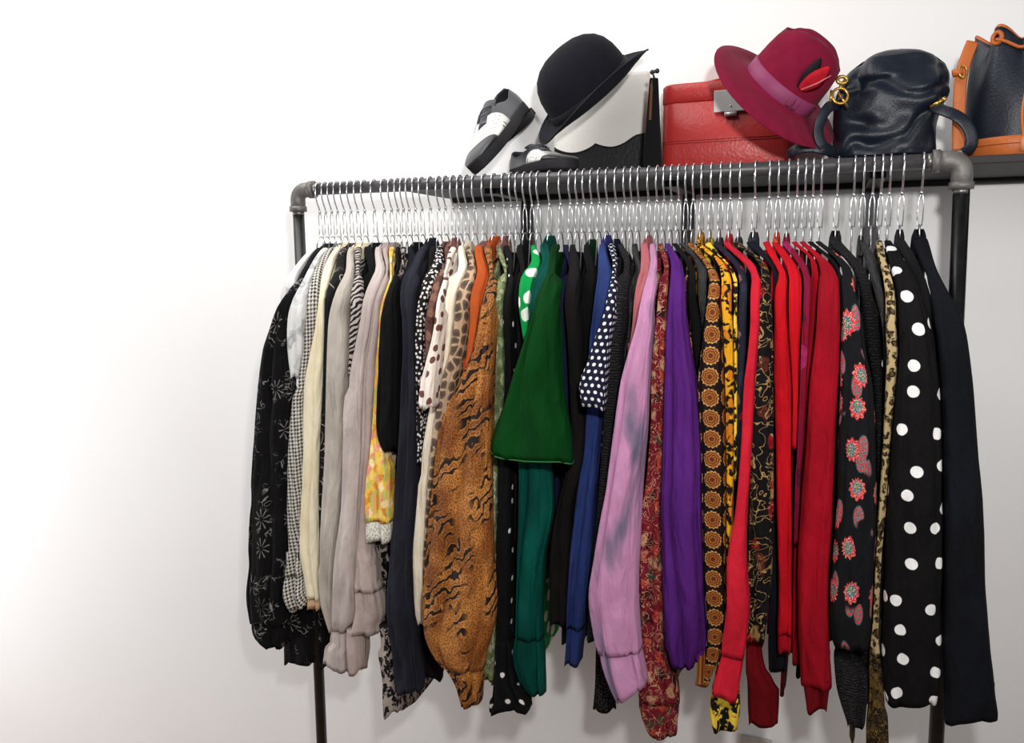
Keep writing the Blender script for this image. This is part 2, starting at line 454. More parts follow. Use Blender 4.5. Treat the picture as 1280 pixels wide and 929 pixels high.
# ------------------------------------------------------------------ the wall shelf
SH_Z0, SH_Z1, SH_Y0 = H-.003, H+.0115, .045
SH_X0, SH_X1 = .235, 2.15
M_SHELF = plain('dark_shelf_board', (58, 54, 56), .6, .25, 0, .15, 90, 12, .8)
M_BRK = plain('black_bracket', (16, 15, 17), .45, .4)
shelf = thing('wall_shelf', 'long dark wall shelf behind the rail, holding hats, bags and shoes', 'shelf', (1.2, .2, SH_Z0))
w = MB(); w.box((SH_X0, SH_Y0, SH_Z0), (SH_X1, WALL_Y-.001, SH_Z1)); w.build('board', M_SHELF, shelf, smooth=False, bevel=.002)
w = MB(); w.box((SH_X0+.01, WALL_Y-.02, SH_Z0-.012), (SH_X1, WALL_Y-.001, SH_Z0-.0005)); w.build('wall_cleat', M_BRK, shelf, smooth=False, bevel=.001)
for px in (659.5, 861, 1089):
    q = at(px, 262, WALL_Y-.012)
    w = MB(); w.box((q.x-.0145, WALL_Y-.022, SH_Z0-.36), (q.x+.0145, WALL_Y-.0008, SH_Z0-.0006))
    w.box((q.x-.0145, SH_Y0+.05, SH_Z0-.014), (q.x+.0145, WALL_Y-.015, SH_Z0-.0006))
    w.build('bracket', M_BRK, shelf, smooth=False, bevel=.0015)
# ------------------------------------------------------------------ cloth
ZN = H-.140                                    # neck height of everything on the rail
LAY = {-1: (-.110, .012), 0: (-.165, .04), 1: (-.245, .045)}      # near face of a sleeve and how far it reaches back
DROP = .13
def roof(dz, y0, drop=DROP):
    u = max(0.0, min(1.0, dz/drop))
    return -.03 - (abs(y0)-.03)*math.sin(PI/2*u)**.85
def on_roof(x, y, y0):
    """photo position -> point on the shoulder-and-side surface of a hanging garment"""
    d = ray(x, y)
    lo, hi = (-.6-CP.y)/d.y, (.0-CP.y)/d.y
    for _ in range(40):
        m = (lo+hi)/2; p = CP+d*m
        if p.y < roof(ZN-p.z, y0): lo = m
        else: hi = m
    return CP+d*((lo+hi)/2)
def interp(tab, z):
    """tab: list of (z, value) from high to low; smooth cubic between"""
    if z >= tab[0][0]: return tab[0][1]
    if z <= tab[-1][0]: return tab[-1][1]
    for i in range(len(tab)-1):
        if tab[i][0] >= z >= tab[i+1][0]:
            z0, v0 = tab[i]; z1, v1 = tab[i+1]; t = (z0-z)/max(1e-6, z0-z1)
            def slope(k):
                a = tab[max(k-1, 0)]; b = tab[min(k+1, len(tab)-1)]
                return (b[1]-a[1])/max(1e-6, a[0]-b[0])
            h = z0-z1; m0, m1 = slope(i)*h, slope(i+1)*h
            lim = 3*abs(v1-v0)+.003
            m0 = max(-lim, min(lim, m0)); m1 = max(-lim, min(lim, m1))
            t2, t3 = t*t, t*t*t
            return (2*t3-3*t2+1)*v0+(t3-2*t2+t)*m0+(-2*t3+3*t2)*v1+(t3-t2)*m1
def sup(a, p):
    c, s = math.cos(a), math.sin(a)
    return math.copysign(abs(c)**p, c), math.copysign(abs(s)**p, s)
ZG = [ZN-.004*k for k in range(240)]
from mathutils import noise as MN
class Piece: pass
def make_piece(rows, layer, xh, hw, low=False):
    p = Piece(); y0 = LAY[layer][0]; p.layer = layer; p.y0 = y0; p.ztop = ZN
    L, R = [(ZN, xh-hw)], [(ZN, xh+hw)]
    if low:
        a, b = on_roof(rows[0][1], rows[0][0], y0), on_roof(rows[0][2], rows[0][0], y0)
        L, R = [(a.z, a.x)], [(b.z, b.x)]; p.ztop = (a.z+b.z)/2
    for rw in rows:
        y, xl, xr = rw[:3]; yr = rw[3] if len(rw) > 3 else y
        a, b = on_roof(xl, y, y0), on_roof(xr, yr, y0)
        if not low and (a.z+b.z)/2 > ZN-.030: continue
        if a.z < L[-1][0]-.006 and b.z < R[-1][0]-.006:
            L.append((a.z, a.x)); R.append((b.z, b.x))
    p.zend = (L[-1][0]+R[-1][0])/2
    p.slant = (R[-1][0]-L[-1][0])
    p.l = [interp(L, z) if p.ztop+.006 >= z >= p.zend-.03 else None for z in ZG]
    p.r = [interp(R, z) if p.ztop+.006 >= z >= p.zend-.03 else None for z in ZG]
    return p
def trim(ps):
    for i in range(len(ps)):
        for j in range(i+1, len(ps)):
            a, b = ps[i], ps[j]
            if getattr(b, 'own', None) is a: continue
            if a.ztop < ZN or b.ztop < ZN:
                kk = next((k for k in range(240) if a.l[k] is not None and b.l[k] is not None), None)
                if kk is None: continue
                if a.l[kk]+a.r[kk] > b.l[kk]+b.r[kk]: a, b = b, a
            if a.layer != b.layer:
                lim = ZN-.062
            else: lim = -9
            for k, z in enumerate(ZG):
                if z < lim: break
                if a.l[k] is None or b.l[k] is None: continue
                g_ = .0006 if ZN-z > .14 else .0016
                if a.r[k] > b.l[k]-2*g_:
                    m = (a.r[k]+b.l[k])/2
                    a.r[k] = m-g_; b.l[k] = m+g_
    for p in ps:
        for k, z in enumerate(ZG):
            if p.l[k] is None: continue
            if p.r[k]-p.l[k] < .005:
                m = (p.r[k]+p.l[k])/2; p.l[k], p.r[k] = m-.0025, m+.0025
        ok = [k for k, v in enumerate(p.l) if v is not None]; f0, n = ok[0], ok[-1]+1
        p.k0, p.n = f0, n
        for _ in range(2):
            p.l[f0+1:n-1] = [max(p.l[k], (p.l[k-1]+2*p.l[k]+p.l[k+1])/4) for k in range(f0+1, n-1)]
            p.r[f0+1:n-1] = [min(p.r[k], (p.r[k-1]+2*p.r[k]+p.r[k+1])/4) for k in range(f0+1, n-1)]
def lr(p, z):
    k = (ZN-z)/.004; n = p.n
    i = max(p.k0, min(n-2, int(k))); t = max(0, min(1, k-i))
    return p.l[i]*(1-t)+p.l[i+1]*t, p.r[i]*(1-t)+p.r[i+1]*t
def sleeve(p, mat, parent, rng, fold=.3, cuffz=None, cuffmat=None, hem=0, name='sleeve', ruff=0, NR=48):
    y0, br0 = p.y0, LAY[p.layer][1]
    zs = [ZN-DROP*(k/12)**1.6 for k in range(13)]
    z = zs[-1]; zend = p.zend
    if zend > ZN-DROP: zs = [q for q in zs if q > zend+.004]; z = zs[-1]
    nn = max(3, int((z-zend)/.011))
    if p.ztop < ZN-DROP: zs = [p.ztop]; z = p.ztop; nn = max(3, int((z-zend)/.009))
    z_a = z
    zs += [z_a+(zend-z_a)*k/nn for k in range(1, nn+1)]
    wid = sum(lr(p, q)[1]-lr(p, q)[0] for q in zs[len(zs)//2:])/max(1, len(zs)-len(zs)//2)
    m1 = max(2, min(7, int(round(wid/.014)))); ph = rng.uniform(0, 6); tw = rng.uniform(-6, 6); ph2 = rng.uniform(0, 6)
    ctr = [((lr(p, q)[0]+lr(p, q)[1])/2, roof(ZN-q, y0), q) for q in zs]
    rings, uvs = [], []; s = 0.0
    for i, q in enumerate(zs):
        l, r = lr(p, q); a = (r-l)/2; cx = (l+r)/2
        i0, i1 = max(i-1, 0), min(i+1, len(zs)-1)
        ty, tz = ctr[i1][1]-ctr[i0][1], ctr[i1][2]-ctr[i0][2]; n_ = math.hypot(ty, tz) or 1; ty, tz = ty/n_, tz/n_
        ny, nz = tz, -ty
        if i: s += math.dist(ctr[i], ctr[i-1])
        u = min(1, (ZN-q)/DROP)
        bf = min(a*1.0, .03 if p.layer >= 0 else .010)*(.55+.45*u); br = .010+(br0-.010)*max(0, (u-.5)*2)**2
        edge = min(1, (q-zend)/.03)
        ring, uvr = [], []; acc = 0; last = None
        NN = NR
        for k in range(NN):
            th = 2*PI*k/NN - PI/2          # seam at the back
            ex, en = sup(th, .7)
            fo = fold*(max(0, math.cos(m1*(th+PI/2)*1.0+ph+tw*(ZN-q)+.6*math.sin(9*(ZN-q)+ph2)))**3)*(.3+.7*u)*1.35
            fo += fold*.5*max(0, math.cos((m1+2)*th+ph2+3*(ZN-q)+1.5*math.sin(7*(ZN-q))))**5
            wr = .13*abs(math.sin(31*(ZN-q)+ph+2.2*math.sin(th*2+ph2)))**2*max(0, 1-(q-zend)/.22)*u + .26*max(0, MN.noise(Vector((math.cos(th)*1.3+ph, math.sin(th)*1.3, (ZN-q)*13+ph2)))) 
            g = 1-max(0, fo)-abs(wr)
            if ruff and edge < 1: g *= 1-ruff*(1-edge)*(.5+.5*math.cos(9*th+ph))
            nn_ = (bf if en > 0 else br)*en*(1-.9*max(0, fo)-abs(wr)) if en > 0 else br*en
            x = cx+a*ex*(1-.12*max(0, fo)*(abs(en))-.22*abs(wr))
            if ruff and edge < 1: x = cx+(x-cx)*g
            y = ctr[i][1]+ny*nn_; zz = q+nz*nn_
            e2 = max(0, 1-(q-zend)/.12)
            zz += (p.slant*.5*(ex) + hem*math.sin(3*th+ph))*e2
            l2, r2 = lr(p, min(p.ztop, zz))
            x = min(max(x, l2), r2) if r2 > l2 else (l2+r2)/2
            pt = (x, y, zz); ring.append(pt)
            if last: acc += math.dist((pt[0], pt[1]), last)
            last = (pt[0], pt[1]); uvr.append(acc)
        acc += math.dist((ring[0][0], ring[0][1]), last); uvr.append(acc)
        mid = uvr[NN//2]
        rings.append(ring); uvs.append([(q_-mid+p.uo, -s) for q_ in uvr])
    mb = MB()
    cut = None
    if cuffz is not None:
        cut = max(i for i, q in enumerate(zs) if q >= cuffz) if cuffz > zend else None
    def closed_end(mb, R, U, inner=.02):
        c = Vector((0, 0, 0))
        for q in R: c += Vector(q)
        c /= len(R)
        r1 = [tuple(c+(Vector(q)-c)*.965+Vector((0, 0, .0006))) for q in R]
        r2 = [tuple(c+(Vector(q)-c)*.82+Vector((0, 0, inner))) for q in R]
        r3 = [tuple(c+(Vector(q)-c)*.80+Vector((0, 0, inner*3))) for q in R]
        mb.grid([R, r1, r2, r3], [U, U, U, U])
    rr = rings if cut is None else rings[:cut+1]; uu = uvs if cut is None else uvs[:cut+1]
    mb.grid(rr, uu); mb.cap(rr[0], (0, 0)); closed_end(mb, rr[-1], uu[-1])
    global p_last; p_last = rings[-1][::2]
    o = mb.build(name, mat, parent)
    if cut is not None and cut < len(rings)-1:
        c = MB(); out = []
        for i in range(cut, len(rings)):
            R = rings[i]; cc = Vector((0, 0, 0))
            for q in R: cc += Vector(q)
            cc /= len(R); sc_ = .93+.09*min(1, (i-cut)/2)
            out.append([tuple(Vector((cc.x+(q[0]-cc.x)*min(1.0, sc_), cc.y+(q[1]-cc.y)*sc_, q[2]))) for q in R])
        c.grid(out, uvs[cut:]); closed_end(c, out[-1], uvs[-1], .012)
        c.build('cuff', cuffmat or mat, o)
    return o
def body(xh, sp, zhem, mat, parent, rng, ynear=-.090, yfar=.165, hem=.006, NR=40, hemx=0, wide=None, uo=0):
    h = max(.0042, min(.40*sp, .016))
    zs = [ZN-.012-.12*(k/7)**1.2 for k in range(8)]; n = max(4, int((zs[-1]-zhem)/.03)); za = zs[-1]
    zs += [za+(zhem-za)*k/n for k in range(1, n+1)]
    ph, ph2 = rng.uniform(0, 6), rng.uniform(0, 6)
    rings, uvs = [], []
    for q in zs:
        dz = ZN-q-.012
        u = min(1, dz/.12)
        yn = -.022+(ynear+.022)*math.sin(PI/2*u)**1.1; yf = .03+(yfar-.03)*math.sin(PI/2*u)**.9
        fl = max(0, dz-.12)*.035
        yn += fl*.3*0; c = (yn+yf)/2; b = (yf-yn)/2
        ring, uvr = [], []; acc = 0; last = None
        for k in range(NR):
            th = 2*PI*k/NR-PI/2
            # th=-90 is the far edge
            ex, en = sup(th, .55)
            yy = c-b*en
            wv = 1-.42*(.5+.5*math.cos(yy*95+ph+2*math.sin(q*6+ph2)))*u
            x = xh+h*ex*wv
            e2 = max(0, 1-(q-zhem)/.15)
            zz = q-.010*(1-u)*0 + hem*math.sin(yy*30+ph)*e2
            pt = (x, yy, zz); ring.append(pt)
            if last: acc += math.hypot(x-last[0], yy-last[1])
            last = (x, yy); uvr.append(acc)
        acc += math.hypot(ring[0][0]-last[0], ring[0][1]-last[1]); uvr.append(acc); mid = uvr[NR//2]
        rings.append(ring); uvs.append([(v-mid+uo, q) for v in uvr])
    mb = MB(); mb.grid(rings, uvs)
    R = rings[-1]; U = uvs[-1]
    cy = sum(q[1] for q in R)/len(R)
    ins = [[(xh+(q[0]-xh)*s_, cy+(q[1]-cy)*(1-(1-s_)*.1), q[2]+dz_) for q in R] for s_, dz_ in ((.8, .001), (.7, .02), (.68, .06))]
    mb.grid([R]+ins, [U]*4)
    return mb.build('body', mat, parent)
def collar(xh, sp, mat, parent, hw=None, top=.016, yn=-.042, stand=False):
    h = hw or min(.47*sp, .012)
    rings, uvs = [], []
    N = 24
    for (z, sx, sy, dip) in ((ZN-.024, 1.0, 1.0, .0), (ZN-.010, .98, .92, .004), (ZN+top*.4, .9, .80, .007), (ZN+top*.8, .7, .68, .011), (ZN+top, .55, .60, .015), (ZN+top-.001, .42, .56, .015), (ZN-.002, .68, .72, .01), (ZN-.020, .66, .74, .0)):
        ring, uvr = [], []
        for k in range(N):
            th = 2*PI*k/N-PI/2
            ex, en = sup(th, .75)
            yy = .0-.044*sy*en
            ring.append((xh+h*sx*ex, yy, z-(dip*max(0, en)**2 if not stand else 0)))
            uvr.append(k/N*.2)
        uvr.append(.2)
        rings.append(ring); uvs.append([(v-.1, z) for v in uvr])
    mb = MB(); mb.grid(rings, uvs)
    return mb.build('collar', mat, parent)

# fabrics ---------------------------------------------------------------
BK = solid('black_cloth', (13, 12, 14), (7, 6, 8))
BK2 = solid('soft_black_cloth', (20, 19, 22), (11, 10, 12))
WARMBK = solid('brown_black_cloth', (24, 18, 19), (13, 10, 11))
NAVYBK = solid('navy_black_cloth', (22, 24, 33), (13, 14, 20))
CHAR = solid('charcoal_cloth', (44, 45, 56), (29, 30, 38))
SLATE = solid('slate_cloth', (56, 60, 68), (40, 43, 50))
CREAM = solid('cream_cloth', (252, 243, 216), (238, 224, 188))
PEACH = solid('peach_lining', (226, 190, 148), (200, 160, 120))
IVORY = solid('ivory_cloth', (253, 245, 226), (240, 227, 202))
SHEER = solid('sheer_white', (232, 232, 232), (205, 206, 208))
BEIGE = solid('greige_cloth', (206, 197, 186), (180, 170, 160))
LILB = solid('pale_mauve_cloth', (214, 201, 196), (186, 172, 167))
TAUPE = solid('taupe_cloth', (194, 176, 169), (164, 146, 140))
FLORAL = floral('black_line_floral', (15, 14, 17), (140, 136, 132), 17)
EYELET = vdots('white_eyelet', (238, 238, 236), (150, 150, 152), 95, .2, .9, w=.06)
GREYP = multi('grey_patch_eyelet', (236, 236, 234), [(176, 176, 178), (205, 205, 206), (238, 238, 236)], 26, .45)
HOUND = hound('houndstooth', (28, 26, 26), (226, 220, 210), 118)
BKLINE = scribble('black_pale_lines', (24, 23, 24), (170, 165, 158), 20, .015, 8, .55)
ZEBRA = zebra('black_white_stripe', (34, 28, 30), (190, 180, 174), 30)
YFLOR = multi('yellow_pink_floral', (246, 200, 84), [(240, 150, 140), (250, 222, 130), (255, 236, 190), (226, 140, 60), (190, 200, 120)], 62, .5)
LACE = vdots('white_lace', (236, 232, 220), (150, 144, 130), 190, .26, .9, w=.1)
SNOW = leopard('grey_black_leopard', (172, 158, 150), (22, 19, 20), (22, 19, 20), 62, .6, .34)
BWDOT = vdots('black_white_mosaic', (30, 26, 28), (236, 230, 222), 105, .3, .8)
BRPLAID = multi('brown_red_check', (92, 60, 56), [(120, 84, 74), (70, 44, 44), (150, 110, 92)], 60, .5)
WBSPOT = vdots('white_brown_spot', (248, 238, 226), (120, 76, 70), 34, .24, .9)
GIR = giraffe('giraffe_print', (196, 168, 138), (112, 92, 76), (84, 74, 68), 48)
ORANGE = solid('orange_cloth', (204, 98, 42), (164, 66, 26))
TIGER = tiger('tiger_print', (146, 82, 30), (196, 126, 58), (32, 17, 11), (214, 160, 96))
OLIVE = multi('olive_paisley', (108, 120, 82), [(150, 160, 120), (84, 96, 60), (180, 184, 146)], 75, .45, lines=(70, 78, 48))
MAUVEPR = multi('mauve_paisley', (150, 100, 92), [(190, 150, 120), (110, 74, 84), (206, 170, 120)], 60, .5)
DOTBK = vdots('black_sparse_dot', (12, 11, 14), (232, 228, 222), 21, .115, .55)
GRDOT = vdots('green_white_dot', (8, 150, 72), (232, 240, 228), 21, .27, .7)
TEAL = solid('teal_velvet', (6, 88, 76), (3, 54, 48), .7, .08, 0, .5, 30)
VELVET = solid('green_velvet', (5, 68, 20), (2, 40, 11), .7, .08, 0, .6, 22, 9)
NAVY = solid('navy_cloth', (22, 28, 58), (12, 16, 36))
PERI = solid('periwinkle_cloth', (70, 62, 134), (48, 44, 104))
DENIM = solid('blue_cloth', (46, 64, 122), (31, 45, 92))
PDOT = dots('navy_pin_dot', (24, 26, 48), (238, 238, 240), .0125, .0032)
RUFF = ruffle('black_ruffle', (9, 8, 10), (34, 32, 36), 60)
SHINY = solid('black_satin', (26, 25, 28), (14, 13, 15), .35, .5, 0, .5, 30)
ROSE = solid('dusty_rose', (190, 112, 116), (160, 84, 92))
TIE = tiedye('lilac_tie_dye', (194, 136, 174), (112, 100, 124), (176, 118, 158))
REDPAI = multi('red_floral_paisley', (112, 22, 36), [(176, 58, 44), (190, 140, 108), (56, 68, 52), (128, 30, 44), (34, 18, 22), (120, 26, 40)], 46, .42, lines=(186, 144, 108))
PURP = solid('purple_cloth', (100, 44, 136), (74, 28, 104), .8, .1, 0, .5, 26)
MED = medallion('medallion_print', (24, 15, 13), (176, 112, 46), (104, 48, 24), (224, 178, 110), .0375)
YLEO = leopard('yellow_leopard', (236, 170, 34), (24, 18, 14), (214, 130, 30), 40, .55, .36)
YBLK = leopard('yellow_black_blotch', (240, 204, 70), (20, 18, 16), (22, 20, 16), 46, .5, .34)
NAVRED = multi('navy_red_scarf', (30, 33, 46), [(150, 44, 48), (40, 44, 60), (30, 34, 46), (28, 30, 42), (150, 110, 104)], 48, .4)
RED = solid('coral_red', (210, 32, 52), (172, 18, 38))
BRIGHT = solid('bright_red', (200, 12, 28), (158, 6, 20))
CRIM = solid('crimson', (176, 10, 30), (140, 5, 22))
JRED = solid('red_wool', (168, 8, 32), (132, 5, 22))
DKRED = solid('dark_red', (112, 8, 18), (84, 4, 12))
MULTI = multi('black_multi_print', (15, 12, 14), [(150, 22, 32), (24, 18, 20), (16, 13, 15), (20, 15, 17), (90, 40, 30), (150, 116, 66)], 30, .34, lines=(166, 136, 86))
REDORN = multi('red_gold_trim', (214, 60, 34), [(232, 176, 100), (214, 40, 34), (120, 40, 30)], 46, .45)
MAGEN = multi('magenta_stripe', (120, 14, 48), [(160, 40, 92), (70, 16, 46), (130, 12, 36)], 26, .5)
FLOW = flowers('black_red_flower', (17, 18, 21), (206, 46, 60), (60, 110, 124), (90, 120, 90), 19)
GOLDLEO = leopard('gold_leopard', (186, 164, 120), (40, 30, 22), (96, 76, 46), 85, .7, .32)
BROC = multi('gold_black_brocade', (30, 22, 14), [(104, 80, 40), (70, 52, 26), (44, 32, 18)], 70, .5, lines=(120, 96, 52))
BIGDOT = vdots('black_coin_dot', (13, 11, 13), (244, 242, 240), 17.5, .172, .62, w=.012)
BLKJ = solid('midnight_black', (17, 19, 27), (10, 11, 16))
VELBK = solid('black_velvet', (15, 15, 17), (8, 8, 10), .7, .2, .1)
BLACE = vdots('black_lace', (14, 13, 14), (72, 66, 64), 180, .22, .9, w=.1)

